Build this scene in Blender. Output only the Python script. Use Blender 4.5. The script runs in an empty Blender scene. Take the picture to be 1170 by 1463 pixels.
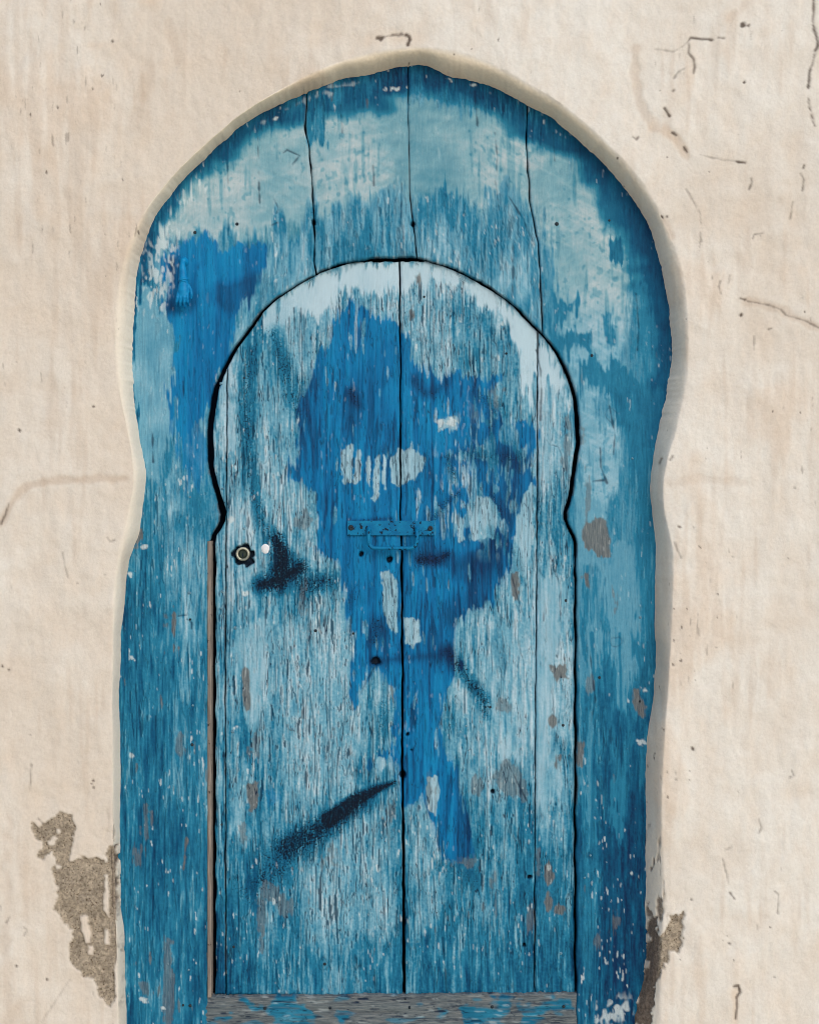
"""An old blue keyhole-arched door in a lime-plastered wall."""
import bpy, bmesh, math, random
import numpy as np
from mathutils import Vector, Matrix

random.seed(7)
SC = bpy.context.scene
COL = SC.collection

# ---------------------------------------------------------------- camera
S = 0.0015                # metres per outline unit on the wall face
CAM_D = 3.0               # camera distance from the wall face
CAM_Z = 1.30
cam_data = bpy.data.cameras.new('camera')
cam_data.sensor_fit = 'VERTICAL'
cam_data.sensor_height = 36.0
cam_data.lens = 36.0 * CAM_D / (1463 * S)
cam_data.clip_start = 0.05
cam_data.clip_end = 400
cam = bpy.data.objects.new('camera', cam_data)
COL.objects.link(cam)
cam.location = (0, -CAM_D, CAM_Z)
cam.rotation_euler = (math.radians(90), 0, 0)
SC.camera = cam

# ---------------------------------------------------------------- sky, sun, exposure
SUN_EL, SUN_AZ = math.radians(31), math.radians(27)       # azimuth measured from straight out of the wall towards the right
world = bpy.data.worlds.new('World')
SC.world = world
world.use_nodes = True
wn = world.node_tree.nodes; wl = world.node_tree.links
wn.clear()
sky = wn.new('ShaderNodeTexSky'); sky.sky_type = 'NISHITA'; sky.sun_disc = False
sky.sun_elevation = SUN_EL; sky.sun_rotation = math.pi - SUN_AZ
sky.dust_density = 2.5; sky.air_density = 1.0; sky.ozone_density = 1.0
bg = wn.new('ShaderNodeBackground'); bg.inputs['Strength'].default_value = 0.15
wo = wn.new('ShaderNodeOutputWorld')
wl.new(sky.outputs[0], bg.inputs[0]); wl.new(bg.outputs[0], wo.inputs[0])
sun_data = bpy.data.lights.new('sun', 'SUN')
sun_data.energy = 1.15; sun_data.angle = math.radians(42); sun_data.color = (1.0, 0.965, 0.92)
sun = bpy.data.objects.new('sun', sun_data)
COL.objects.link(sun)
sdir = Vector((math.sin(SUN_AZ) * math.cos(SUN_EL), -math.cos(SUN_AZ) * math.cos(SUN_EL), math.sin(SUN_EL)))
sun.rotation_euler = sdir.to_track_quat('Z', 'Y').to_euler()
sun.location = sdir * 8
SC.view_settings.view_transform = 'Standard'
SC.view_settings.look = 'None'
SC.view_settings.gamma = 1.0
SC.view_settings.use_curve_mapping = False
SC.view_settings.exposure = -0.13
SC.cycles.use_denoising = True
SC.cycles.filter_width = 1.0

# ---------------------------------------------------------------- weathering fields (numpy, seeded)
# All fields live on one raster in the plane of the door / wall face, 1 unit = about 1.5 mm.
OX, OY, FW, FH = -55, -36, 1280, 1536
_fx = np.fft.rfftfreq(FW)[None, :]
_fy = np.fft.fftfreq(FH)[:, None]
PX, PY = np.meshgrid(np.arange(FW, dtype=np.float32) + OX, np.arange(FH, dtype=np.float32) + OY)

def gn(lx, ly, seed):
    """smooth random field, mean 0, deviation 1, correlation length lx by ly"""
    r = np.random.default_rng(seed).standard_normal((FH, FW)).astype(np.float32)
    f = np.fft.rfft2(r) * np.exp(-2 * np.pi ** 2 * ((lx * _fx) ** 2 + (ly * _fy) ** 2))
    g = np.fft.irfft2(f, s=(FH, FW)).astype(np.float32)
    return (g - g.mean()) / g.std()

def blur(a, lx, ly):
    f = np.fft.rfft2(a) * np.exp(-2 * np.pi ** 2 * ((lx * _fx) ** 2 + (ly * _fy) ** 2))
    return np.fft.irfft2(f, s=(FH, FW)).astype(np.float32)

def ss(a, b, x):
    t = np.clip((x - a) / (b - a), 0, 1)
    return t * t * (3 - 2 * t)

def _box(xs, ys, m):
    x0 = int(max(0, min(xs) - m - OX)); x1 = int(min(FW, max(xs) + m - OX))
    y0 = int(max(0, min(ys) - m - OY)); y1 = int(min(FH, max(ys) + m - OY))
    return slice(y0, max(y1, y0 + 1)), slice(x0, max(x1, x0 + 1))

def sd_poly(pts, m=60):
    """signed distance to a polygon (negative inside)"""
    out = np.full((FH, FW), float(m), np.float32)
    xs = [p[0] for p in pts]; ys = [p[1] for p in pts]
    sl = _box(xs, ys, m)
    x = PX[sl]; y = PY[sl]
    d = np.full(x.shape, 1e9, np.float32); ins = np.zeros(x.shape, bool)
    n = len(pts)
    for i in range(n):
        ax, ay = pts[i]; bx, by = pts[(i + 1) % n]
        ex, ey = bx - ax, by - ay
        t = np.clip(((x - ax) * ex + (y - ay) * ey) / (ex * ex + ey * ey + 1e-9), 0, 1)
        d = np.minimum(d, (x - ax - t * ex) ** 2 + (y - ay - t * ey) ** 2)
        if ay != by:
            ins ^= ((ay > y) != (by > y)) & (x < (bx - ax) * (y - ay) / (by - ay) + ax)
    d = np.sqrt(d)
    out[sl] = np.minimum(np.where(ins, -d, d), m)
    return out

def sd_line(pts, w, m=60):
    """signed distance to a stroke; w = one radius or one per point"""
    if not hasattr(w, '__len__'): w = [w] * len(pts)
    out = np.full((FH, FW), float(m), np.float32)
    for i in range(len(pts) - 1):
        (ax, ay), (bx, by) = pts[i], pts[i + 1]
        sl = _box((ax, bx), (ay, by), m + max(w))
        x = PX[sl]; y = PY[sl]
        ex, ey = bx - ax, by - ay
        t = np.clip(((x - ax) * ex + (y - ay) * ey) / (ex * ex + ey * ey + 1e-9), 0, 1)
        d = np.hypot(x - ax - t * ex, y - ay - t * ey) - (w[i] + (w[i + 1] - w[i]) * t)
        out[sl] = np.minimum(out[sl], d)
    return out

def sd_ell(cx, cy, rx, ry, m=60):
    out = np.full((FH, FW), float(m), np.float32)
    sl = _box((cx - rx, cx + rx), (cy - ry, cy + ry), m)
    out[sl] = np.minimum((np.sqrt(((PX[sl] - cx) / rx) ** 2 + ((PY[sl] - cy) / ry) ** 2) - 1) * min(rx, ry), m)
    return out

def mk(sd, n, f=1.0):
    """distance + ragged offset -> mask with edge softness f"""
    return np.clip(0.5 - (sd + n) / (2 * f), 0, 1)

def lay(T, m, v):
    return T * (1 - m) + v * m

def lineseg(pts):
    ys = [p[1] for p in pts]; xs = [p[0] for p in pts]
    return lambda y: np.interp(y, ys, xs)

# ---------------------------------------------------------------- outlines traced in the door plane
OPEN_IN = [(183,1700),(182,1463),(181,1400),(179,1330),(175,1310),(174,1200),(173,1100),(172,1000),(173,960),(176,900),(178,860),(182,830),
 (186,800),(193,778),(199,762),(203,745),(206,720),(209,690),(208,660),(203,630),(196,600),(193,560),(192,520),(193,480),(195,440),(197,405),
 (201,372),(210,340),(225,309),(242,283),(266,256),(293,231),(317,209),(344,185),(372,166),(407,150),(439,133),(474,120),(510,110),
 (532,107),(549,102),(565,97),(585,95),(600,93),(612,96),(623,101),(643,110),(655,111),(668,113),(690,121),(725,134),(753,150),(772,161),
 (788,169),(812,189),(843,217),(875,248),(902,284),(922,315),(932,340),(939,368),(945,400),(952,431),(956,460),(958,488),(956,527),(949,562),
 (942,600),(937,631),(930,673),(928,700),(931,738),(935,769),(936,800),(936,849),(935,903),(938,925),(937,942),(934,988),(930,1020),(924,1060),
 (922,1090),(921,1126),(919,1160),(918,1227),(919,1292),(921,1346),(920,1375),(914,1404),(907,1435),(902,1463),(898,1700)]
OPEN_OUT = [(170,1700),(168,1463),(166,1350),(162,1220),(160,1100),(160,1000),(160,900),(161,840),(169,785),(182,727),(190,690),(186,640),
 (175,590),(165,540),(161,480),(163,430),(172,380),(188,335),(212,292),(250,246),(303,196),(352,156),(407,123),(474,90),(533,73),
 (600,66),(654,72),(700,89),(749,116),(796,144),(843,182),(886,223),(922,266),(947,310),(965,355),(976,394),(981,438),(983,496),(980,554),
 (968,611),(954,650),(947,690),(948,727),(956,762),(962,790),(961,857),(957,934),(952,1011),(947,1088),(945,1138),(946,1196),(950,1261),
 (947,1315),(945,1369),(944,1463),(943,1700)]
ARCH = [(305,1500),(305,1420),(305,800),(304,776),(303,770),(310,757),(320,740),(317,722),(309,700),(301,661),(300,631),(302,592),(308,561),(318,531),(334,504),
 (354,473),(380,440),(399,423),(430,404),(455,390),(494,377),(533,371),(573,369),(600,371),(635,380),(667,394),(702,414),(729,432),
 (768,471),(791,497),(810,531),(820,565),(825,600),(825,631),(821,669),(814,708),(807,737),(813,757),(821,770),(822,790),(822,1420),(822,1500)]
AP = 16                                                    # index of the apex
_al = ARCH[:ARCH.index((573,369)) + 1]; _ar = ARCH[ARCH.index((573,369)):]
_al = sorted(_al, key=lambda p: p[1]); _ar = sorted(_ar, key=lambda p: p[1])
def _sm(pts):
    """densify a y-sorted edge with monotone cubic steps so the curve has no corners"""
    ys = np.array([p[1] for p in pts], float); xs = np.array([p[0] for p in pts], float)
    return ys, xs
_aly, _alx = _sm(_al); _ary, _arx = _sm(_ar)
def arch_l(y):
    y = np.asarray(y, float)
    a = np.interp(y, _aly, _alx)
    b = (np.interp(y - 5, _aly, _alx) + np.interp(y + 5, _aly, _alx)) / 2
    k = ss(400, 430, y)
    return a * (1 - k) + b * k + 0.8 * np.sin(y * 0.11) * k
def arch_r(y):
    y = np.asarray(y, float)
    a = np.interp(y, _ary, _arx)
    b = (np.interp(y - 5, _ary, _arx) + np.interp(y + 5, _ary, _arx)) / 2
    k = ss(400, 430, y)
    return a * (1 - k) + b * k + 0.6 * np.sin(y * 0.09 + 1) * k
def arch_top(x):
    x = np.asarray(x, float)
    ax = np.array([p[0] for p in ARCH[11:30]], float); ay = np.array([p[1] for p in ARCH[11:30]], float)
    # keep only the single valued upper arc
    o = np.argsort(ax)
    return (np.interp(x - 6, ax[o], ay[o]) + 2 * np.interp(x, ax[o], ay[o]) + np.interp(x + 6, ax[o], ay[o])) / 4

SEAM_A = lineseg([(0,0)]) if False else lineseg([(438,60),(439,132),(436,180),(445,240),(447,290),(449,340),(450,392)])
SEAM_B = lineseg([(583,60),(583,150),(585,270),(589,310),(596,375)])
SEAM_C = lineseg([(753,60),(753,150),(752,210),(758,290),(769,350),(774,440),(775,480)])
LEAF_A = lineseg([(326,450),(324,600),(323,780),(322,1000),(323,1430)])
LEAF_B = lineseg([(571,360),(572,560),(572,745),(574,800),(575,1100),(577,1300),(577,1430)])
LEAF_C = lineseg([(768,470),(767,700),(766,900),(764,1100),(764,1430)])

# ---------------------------------------------------------------- painted wood
def wood_fields():
    F = {}
    inl = (PX > arch_l(PY)) & (PX < arch_r(PY)) & (PY > 370) & (PY < 1422)
    inl = inl.astype(np.float32)
    warp = gn(30, 90, 11) * 5
    g1 = gn(0.7, 9, 1); g2 = gn(1.3, 24, 2); g3 = gn(3.2, 70, 3); g4 = gn(9, 160, 4)
    n2 = gn(2, 2, 5); n3 = gn(3.5, 5, 6); n8 = gn(8, 12, 7); n25 = gn(22, 30, 8); n1 = gn(0.8, 0.9, 9); n60 = gn(50, 90, 10)
    vs = gn(1.6, 13, 12); vs2 = gn(4, 26, 13); sw = gn(26, 5, 14); f5 = gn(4, 9, 15)
    rag = 2.2 * vs + 3.2 * vs2 + 1.6 * n3              # brushed / flaked ragged edge
    gg = 2.4 * g1 + 2.0 * gn(.8, 5, 16) + 2.2 * g2       # dry brush following the grain
    rag = rag + .8 * gg
    ragd = 4.0 * vs + 8.0 * vs2 + 2 * n3 + 1.6 * gg       # long vertical drips
    # long checks and alligator cracks of the old paint: contour lines of stretched noise
    c1 = gn(2.0, 15, 21); c2 = gn(3.2, 34, 22); c3 = gn(1.5, 8, 23); ca = gn(18, 40, 24); cb = gn(14, 36, 25)
    def hair(c, lev, w):                               # contour of a stretched field as a line of even width
        gy_, gx_ = np.gradient(c)
        return ss(w + .45, w - .25, np.abs(c - lev) / (np.hypot(gx_, gy_) + 1e-3))
    k1 = gn(2.6, 34, 261); k2 = gn(3.4, 60, 262); k3 = gn(1.8, 16, 263); brk = gn(2.0, 16, 264)
    l1 = hair(k1, .2, .5) * ss(.5, .8, brk + .4 * ca)
    l2 = hair(k2, .0, .55) * ss(.2, .5, .7 * cb - .7 * brk)
    l3 = hair(k3, .1, .45) * ss(1.3, 1.6, gn(14, 22, 26) + .5 * brk)
    dash = ss(1.45, 1.8, gn(0.8, 6, 27) + 0.4 * ca)
    dens = .20 + .16 * ca + .12 * cb
    for poly, v in (([(350,880),(430,870),(510,900),(512,1090),(400,1110),(350,1000)], .42), ([(480,1150),(562,1150),(562,1380),(440,1380),(430,1240)], .34), ([(436,480),(520,470),(520,800),(450,790)], .40),
                    ([(335,540),(400,520),(410,780),(345,770)], .30), ([(600,440),(710,440),(720,530),(620,540)], .30), ([(580,1140),(700,1180),(740,1400),(585,1400)], .16), ([(768,480),(822,480),(822,1420),(768,1420)], -.22),
                    ([(322,840),(350,840),(350,1420),(322,1420)], -.10), ([(440,395),(450,330),(590,300),(760,320),(772,470),(640,372),(500,370)], .22), ([(180,800),(300,800),(300,1100),(180,1100)], .12)):
        dens = dens + v * np.clip(.5 - (sd_poly(poly) + 6 * n8) / 40, 0, 1)
    dens = np.clip(dens, 0, 1)
    sA = gn(.8, 6, 221); sB = gn(1.0, 13, 222); sC = gn(.75, 2.5, 223)
    wv = (.9 * gn(6, 16, 224)).astype(int)
    ii = (np.arange(FW)[None, :] + wv) % FW; jj = np.arange(FH)[:, None]
    sA = sA[jj, ii]; sB = sB[jj, ii]; tq = 2.45 - 1.05 * dens
    slit = np.maximum(np.maximum(ss(tq, tq + .2, sA), ss(tq - .05, tq + .15, sB)), .8 * ss(tq + .35, tq + .55, sC))
    slit2 = np.maximum(slit, .8 * np.maximum(l1, l2))
    lip = np.clip(np.roll(blur(slit2, .6, .8), 2, 1) + .5 * np.roll(blur(slit2, .6, .8), -2, 1) - slit2, 0, 1)  # slit edges: light caught on raised lips, painted as paler tone
    pst = ss(.9, 1.5, gn(.75, 7, 225) + .35 * gn(20, 30, 226))          # thin pale streaks
    fk = gn(1.1, 8, 28) + .8 * gn(2.4, 20, 29) + .5 * gn(7, 30, 30)          # which scraps of the pale top coat survive

    # ------- base tone: 0 deep navy .. 0.5 mid blue .. 1 chalk
    T = np.where(inl > 0, 0.70, 0.52).astype(np.float32)
    sm = np.zeros_like(T)                              # smooth filled paint (little grain)
    tint = np.zeros_like(T)                            # grey green tint
    # frame head: smooth pale coat
    pale = mk(sd_poly([(225,330),(240,300),(270,262),(310,225),(350,195),(400,172),(440,158),(500,150),(545,140),(600,140),(650,150),
        (700,160),(760,185),(800,215),(845,255),(880,300),(905,350),(915,420),(905,480),(900,560),(885,640),(880,700),(880,760),
        (840,760),(830,700),(826,640),(822,560),(800,500),(785,470),(785,430),(780,360),(770,300),(745,290),(735,310),(715,300),(690,325),
        (660,285),(640,300),(615,290),(600,320),(585,290),(555,270),(530,300),(500,290),(470,310),(450,300),(430,330),(395,310),
        (380,340),(340,338),(300,330),(270,335),(240,345)]), ragd * 0.9 + sw * 1.5, 7.0)
    T = lay(T, pale, 0.74); sm = np.maximum(sm, pale * .93); tint = np.maximum(tint, .75 * pale * ss(520, 380, PY))
    # arc shaped brush work in the pale coat
    rr = np.hypot(PX - 575, PY - 560); th = np.arctan2(PY - 560, PX - 575)
    br = gn(14, 4, 31); 
    arcn = np.sin(rr * 0.16 + 3 * n60 + 1.2 * np.sin(th * 5)) * 0.5 + 0.5
    sk = gn(3, 3, 34)
    def scuff(lx, ly, sl, seed, w0):                  # slanting knife and brush scuffs: sheared sampling of a stretched noise
        q = gn(lx, ly, seed); j = (np.arange(FH)[:, None] + (sl * np.arange(FW)[None, :]).astype(int)) % FH
        return q[j, np.arange(FW)[None, :]] + w0 * sk
    s1 = scuff(16, 1.6, .45, 35, .2); s2 = scuff(16, 1.6, -.5, 36, .2); s3 = scuff(30, 3.5, .25, 37, .3); s4 = scuff(8, 1.2, .9, 38, .3)
    T = T + pale * (0.04 * n25 + 0.02 * n8 + 0.02 * (arcn - 0.5) + .006 * np.where(PX < 575, s2, s1) + .005 * s4 + .012 * gn(12, 2.2, 341) + .012 * n3)
    T = T + pale * .07 * ss(.6, 1.2, np.where(PX < 575, s3, s2) + .8 * n25) * .6 - pale * .05 * ss(.9, 1.5, n8 + .5 * n25 + .4 * s4)
    T = T - pale * .12 * ss(1.2, 1.9, gn(2.0, 22, 39) + .5 * n25)
    T = T - pale * .13 * ss(1.7, 2.2, gn(1.6, 2.2, 40) + .5 * n25)
    T = T + pale * .07 * ss(600, 150, PX) * ss(200, 320, PY)
    # saturated deep band under the arch and down the right: paint plus painted-in shade
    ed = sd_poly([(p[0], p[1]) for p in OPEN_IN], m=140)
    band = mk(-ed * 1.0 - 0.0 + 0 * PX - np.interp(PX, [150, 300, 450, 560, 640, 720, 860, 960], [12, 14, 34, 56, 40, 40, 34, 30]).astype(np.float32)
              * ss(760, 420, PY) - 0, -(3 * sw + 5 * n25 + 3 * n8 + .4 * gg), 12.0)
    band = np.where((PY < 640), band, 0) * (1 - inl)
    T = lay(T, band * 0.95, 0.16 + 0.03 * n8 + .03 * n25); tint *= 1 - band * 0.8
    for poly, v, s in (([(440,165),(463,150),(470,205),(450,212),(440,205)], .42, .9),
                       ([(395,395+0),(415,232+0),(440,222),(425,245),(400,250)], .40, 0),
                       ([(655,285),(668,320),(640,340),(615,350),(612,310),(635,270)], .53, .9),
                       ([(700,270),(730,262),(740,330),(770,350),(772,420),(730,430),(705,360)], .55, .8),
                       ([(786,412),(800,430),(826,425),(822,450),(800,460),(795,490),(812,470),(838,478),(842,500),(820,490),(800,500),(806,530),(785,480)], .42, .9),
                       ([(862,455),(870,450),(875,490),(862,480)], .42, .8),
                       ([(826,520),(850,510),(865,525),(880,510),(905,530),(928,560),(915,600),(900,560),(885,585),(892,610),(880,600),(870,570),(845,545),(830,560)], .40, .85),
                       ([(895,420),(925,400),(935,470),(930,560),(915,520),(905,470)], .47, .6),
                       ([(872,350),(885,345),(888,372),(876,368)], .3, .9),
                       ([(855,570),(878,562),(882,600),(862,608)], .5, .6)):
        m = mk(sd_poly(poly), rag * 1.0, 2.2)
        T = lay(T, m * s, v); sm = sm * (1 - 0.6 * m * s); tint *= 1 - m * s
    # grainy mid-blue zone over the leaf arch
    mid = mk(sd_poly([(440,395),(450,330),(480,318),(510,290),(540,280),(570,268),(590,300),(620,270),(650,280),(680,320),(700,290),(740,300),
        (775,380),(775,470),(740,440),(700,405),(640,375),(560,365),(500,372)]), ragd * 0.9, 7)
    T = lay(T, mid * 0.8, 0.58 + 0.06 * g2 + 0.05 * n25); sm *= 1 - 0.8 * mid; tint *= 1 - 0.7 * mid
    mid = mk(sd_poly([(385,330),(445,320),(448,392),(380,440),(340,500),(310,560),(300,620),(285,560),(330,480),(370,400)]), ragd * 0.5, 2)
    T = lay(T, mid * 0.8, 0.60 + 0.05 * g2); sm *= 1 - 0.6 * mid
    # left shoulder
    m = mk(sd_poly([(200,400),(245,460),(248,600),(225,690),(205,660),(192,560),(192,460)]), rag, 2)
    T = lay(T, m, 0.68 + 0.03 * n8); sm = np.maximum(sm, 0.7 * m)
    m = mk(sd_poly([(270,600),(300,590),(304,690),(318,740),(296,775),(250,780),(210,770),(208,700),(250,690)]), ragd * .6, 2)
    T = lay(T, m * .8, 0.57 + 0.05 * n8)
    # left jamb, deeper towards its outer board edge and towards the bottom
    jl = (PX < 306) & (PY > 690)
    tj = 0.36 + 0.15 * ss(195, 285, PX + 10 * n25) * ss(1380, 900, PY) + 0.10 * ss(1000, 780, PY) * ss(200, 250, PX) + 0.02 * n25
    k = ss(700, 800, PY + 14 * n25) * jl
    T = lay(T, k, tj + 0.035 * g2 + 0.02 * g1 + 0.03 * g3)
    # right jamb: deeper paint, with reveal shade painted along its outer edge
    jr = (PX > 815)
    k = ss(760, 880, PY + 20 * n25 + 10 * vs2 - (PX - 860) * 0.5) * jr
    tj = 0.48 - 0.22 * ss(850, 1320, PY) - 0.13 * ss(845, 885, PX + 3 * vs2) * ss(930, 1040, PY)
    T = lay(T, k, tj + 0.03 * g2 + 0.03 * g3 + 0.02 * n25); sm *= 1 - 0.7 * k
    for poly, v in (([(858,760),(905,780),(918,860),(905,960),(885,1010),(875,920),(862,850)], .64), ([(826,700),(850,720),(862,860),(870,930),(852,960),(842,880),(828,800)], .66),
                    ([(832,1060),(842,1020),(850,1080),(848,1200),(836,1180)], .58), ([(868,1120),(882,1100),(884,1190),(872,1180)], .5), ([(826,820),(840,860),(838,980),(826,960)], .6)):
        m = mk(sd_poly(poly), ragd * .8, 2.5); T = lay(T, m * .85, v); sm = np.maximum(sm, m * .8)
    m = mk(sd_poly([(875,560),(940,560),(930,700),(936,850),(938,940),(925,1040),(915,1000),(920,900),(912,780),(908,680)]), ragd * .8, 5)
    T = lay(T, m * .75, .36)
    for x0, w0 in ((846, 1.5), (862, 1.2), (884, 1.4)):
        m = mk(sd_line([(x0, 905), (x0 + 3, 1000), (x0 - 1, 1200), (x0, 1463)], w0), 0.8 * vs, 1)
        T = lay(T, m * .5, .2)
    sm = np.maximum(sm, .55 * (PX > 780) * (1 - inl) * ss(1050, 850, PY))
    # ------- leaf
    li = inl > 0
    tl = (0.70 + 0.045 * n25 + 0.03 * n60 + 0.045 * g2 + 0.03 * g3 + 0.03 * g1
          - 0.10 * ss(1250, 1400, PY + 18 * n25) - 0.05 * ss(980, 1200, PY) - 0.03 * ss(980, 1200, PY) * ss(560, 640, PX) - 0.03 * ss(330, 315, PX))
    tl = tl - .035 + .07 * ss(-.35, -.05, fk + .5 * n25)
    tl = tl - .055 * ss(800, 1000, PY + 30 * n25) - .02
    T = np.where(li, tl, T)
    zones = (([(318,500),(335,510),(338,590),(330,640),(316,640),(310,560)], .92, .9, .7), ([(345,900),(375,890),(385,960),(372,1040),(350,1020),(344,960)], .84, .8, .7),
             ([(340,700),(360,690),(365,740),(345,760)], .82, .6, .3), ([(440,700),(460,705),(462,760),(445,760)], .88, .6, .1),
             ([(380,480),(420,450),(440,500),(420,560),(400,640),(410,720),(390,700),(372,600),(376,520)], .78, .6, .2),
             ([(400,900),(500,880),(505,1000),(510,1080),(500,1120),(420,1140),(400,1040)], .82, .7, 0),
             ([(430,1160),(550,1150),(560,1330),(440,1340),(420,1250)], .76, .7, 0),
             ([(335,1150),(352,1130),(356,1200),(340,1220)], .84, .7, .4),
             ([(580,1150),(620,1160),(630,1240),(650,1280),(620,1330),(590,1320)], .80, .6, 0),
             ([(700,900),(760,880),(762,1000),(740,1060),(700,1060),(690,980)], .80, .5, .2), ([(703,1060),(735,1050),(745,1085),(712,1090)], .86, .8, .9),
             ([(772,490),(800,560),(800,640),(790,680),(770,690)], .80, .7, .5), ([(768,820),(800,830),(805,930),(785,960),(785,1060),(795,1120),(785,1220),(768,1150)], .85, .85, .9),
             ([(770,620),(785,600),(795,680),(775,700)], .86, .7, .7), ([(782,1230),(800,1230),(808,1320),(780,1340)], .5, .6, .2),
             ([(580,395),(625,405),(640,430),(600,440),(612,470),(600,500),(580,470)], .76, .7, 0), ([(640,415),(700,430),(705,510),(660,530),(640,480),(625,440)], .55, .7, 0),
             ([(690,470),(735,500),(755,560),(745,600),(720,560),(700,520)], .66, .6, 0))
    for poly, v, s, q in zones:
        m = mk(sd_poly(poly), rag * 1.4, 6); T = lay(T, m * s, v - .02 + 0.03 * g2 + .02 * g1); sm = np.maximum(sm, q * m)
    T = T + (.06 * ss(.1, .45, fk - .2) - .03) * (1 - sm) * li
    # chalk crescent under the arch
    ch = mk(sd_poly([(380,452),(399,427),(430,408),(455,394),(494,380),(533,374),(573,372),(600,373),(635,383),(667,397),(702,417),(729,435),(768,474),(800,530),(812,580),(795,560),(772,540),
        (766,590),(755,560),(745,520),(728,480),(705,445),(680,422),(655,410),(625,402),(600,405),(572,412),(545,420),(520,405),(500,415),(480,436),(455,440),(430,440),(410,455),(395,470),(370,480)]),
        ragd * 0.75, 3.5) * li
    T = lay(T, ch, 0.99 - 0.10 * ss(470, 400, PX) + 0.02 * n8); sm = np.maximum(sm, ch)
    fj = gn(1.3, 9, 281) + .8 * gn(4, 26, 282)
    T = T + (1 - li) * (1 - np.clip(sm * 1.2, 0, 1)) * (.10 * ss(.5, .9, fj + .3 * n25) * np.where(PY > 600, .8, 1.1) - .05 * ss(.6, 1.0, -fj))
    gon = np.clip(1 - .92 * sm, 0, 1)
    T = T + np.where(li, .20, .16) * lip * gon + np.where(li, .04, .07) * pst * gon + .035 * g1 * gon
    # paint chalked thin speckle
    T += 0.035 * n1 * (1 - 0.75 * sm) * np.where(li, 1, .6)
    # ------- vivid overpaint
    A = mk(sd_poly([(473,477),(492,431),(504,428),(515,442),(535,450),(558,454),(572,460),(583,477),(591,492),(587,512),(598,523),(618,538),
        (633,535),(652,531),(675,542),(706,535),(716,538),(708,556),(700,570),(712,590),(729,608),(752,600),(764,615),(763,640),(754,669),(762,690),(752,727),
        (743,765),(735,785),(729,805),(714,834),(691,865),(655,888),(650,918),(660,950),(652,970),(637,985),(627,1030),(629,1068),(652,1107),(664,1157),
        (679,1188),(675,1219),(655,1231),(634,1227),(629,1188),(612,1150),(596,1140),(575,1148),(566,1120),(562,1090),(548,1085),(540,1100),(520,1098),(545,1075),(562,1060),
        (566,1011),(560,985),(545,962),(530,955),(512,990),(508,1011),(500,990),(504,915),(494,876),(488,818),(482,800),
        (469,800),(455,785),(450,708),(436,696),(414,680),(427,646),(435,615),(427,585),(442,554),(458,508)]), 1.6 * vs + 2.2 * vs2 + 1.2 * n3 + .7 * gg, 1.1)
    hole = np.zeros_like(A)
    for poly in ([(488,650),(495,636),(506,634),(504,690),(492,690)], [(509,650),(514,642),(517,650),(516,686),(508,692),(502,690),(506,670)],
                 [(525,656),(529,651),(530,700),(526,690)], [(535,656),(541,652),(543,700),(536,706)], [(548,650),(552,652),(553,700),(546,704)], [(557,654),(570,640),(590,642),(606,655),(607,670),(590,684),(572,695),(558,690)],
                 [(628,600),(640,594),(652,596),(652,615),(640,612),(626,617)], [(545,706),(535,716),(528,712),(540,702)],
                 [(545,818),(556,815),(566,830),(568,870),(570,905),(560,900),(548,870)], [(577,882),(600,886),(602,915),(590,926),(578,920)],
                 [(655,745),(661,742),(662,770),(656,774)], [(680,712),(700,708),(710,730),(702,768),(678,772),(672,745)], [(733,800),(740,720),(760,690),(763,760),(750,830)],
                 [(536,1085),(548,1075),(552,1092),(540,1110)], [(612,1112),(622,1108),(628,1130),(622,1165),(612,1150)]):
        hole = np.maximum(hole, mk(sd_poly(poly, 30), .9 * vs + .6 * vs2 + .6 * n2 + .8 * g1, .6))
    A = A * (1 - hole)
    T = lay(T, hole * li, .84 + 0.04 * g2)
    thin = ss(2.0, 2.25, gn(1.6, 10, 41) + 0.45 * gn(26, 40, 42) + .8 * np.clip(A * (1 - A) * 4, 0, 1))          # where the overpaint missed the grain
    A = A * (1 - 0.8 * thin)
    Ab = blur(A, 9, 14)
    veil = ss(.35, 1.0, Ab * 2.2 + .45 * fk - .35)                     # worn skirt of the overpaint
    A = np.maximum(A, .36 * veil * (Ab > .04) * (1 - hole) * ss(.12, .5, Ab))
    mott = mk(sd_poly([(640,600),(700,585),(745,600),(755,650),(740,720),(715,780),(660,790),(630,740),(625,660)]), 6 * n8, 10)
    A = A * (1 - mott * .75 * ss(-.1, .6, gn(3.5, 6, 46) + .7 * gn(12, 16, 47) + .3 * g1 - .2))
    B = mk(sd_poly([(240,366),(255,348),(275,338),(290,335),(306,345),(312,358),(330,352),(342,347),(356,350),(370,345),(382,352),(383,365),(376,385),(368,410),(358,425),(346,440),
        (335,470),(325,520),(312,560),(300,580),(290,600),(272,612),(262,640),(250,610),(247,560),(246,520),(255,480),(240,455),(234,440),(236,400),(234,372)]), 1.2 * vs + 1.6 * vs2 + 1.6 * n3 + .8 * gg, 1.4)
    B *= 1 - 0.8 * ss(0.8, 1.4, gn(1.6, 8, 43)) * ss(340, 370, PX) * ss(380, 420, PY)
    C = mk(sd_poly([(250,600),(285,600),(298,650),(288,690),(272,700),(262,660)]), ragd * .6, 1.5) * .7
    C = np.maximum(C, mk(sd_poly([(375,1128),(392,1124),(402,1140),(396,1155),(384,1150)]), rag * .6, 2) * .45)
    V = np.maximum(np.maximum(A, B), C)
    vdash = ss(.9, 1.5, gn(1.1, 14, 44) + .6 * gn(16, 34, 45))
    Vsh = 0.60 + 0.08 * (PX < 400) + 0.10 * n25 + 0.10 * g2 + 0.12 * g3
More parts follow.
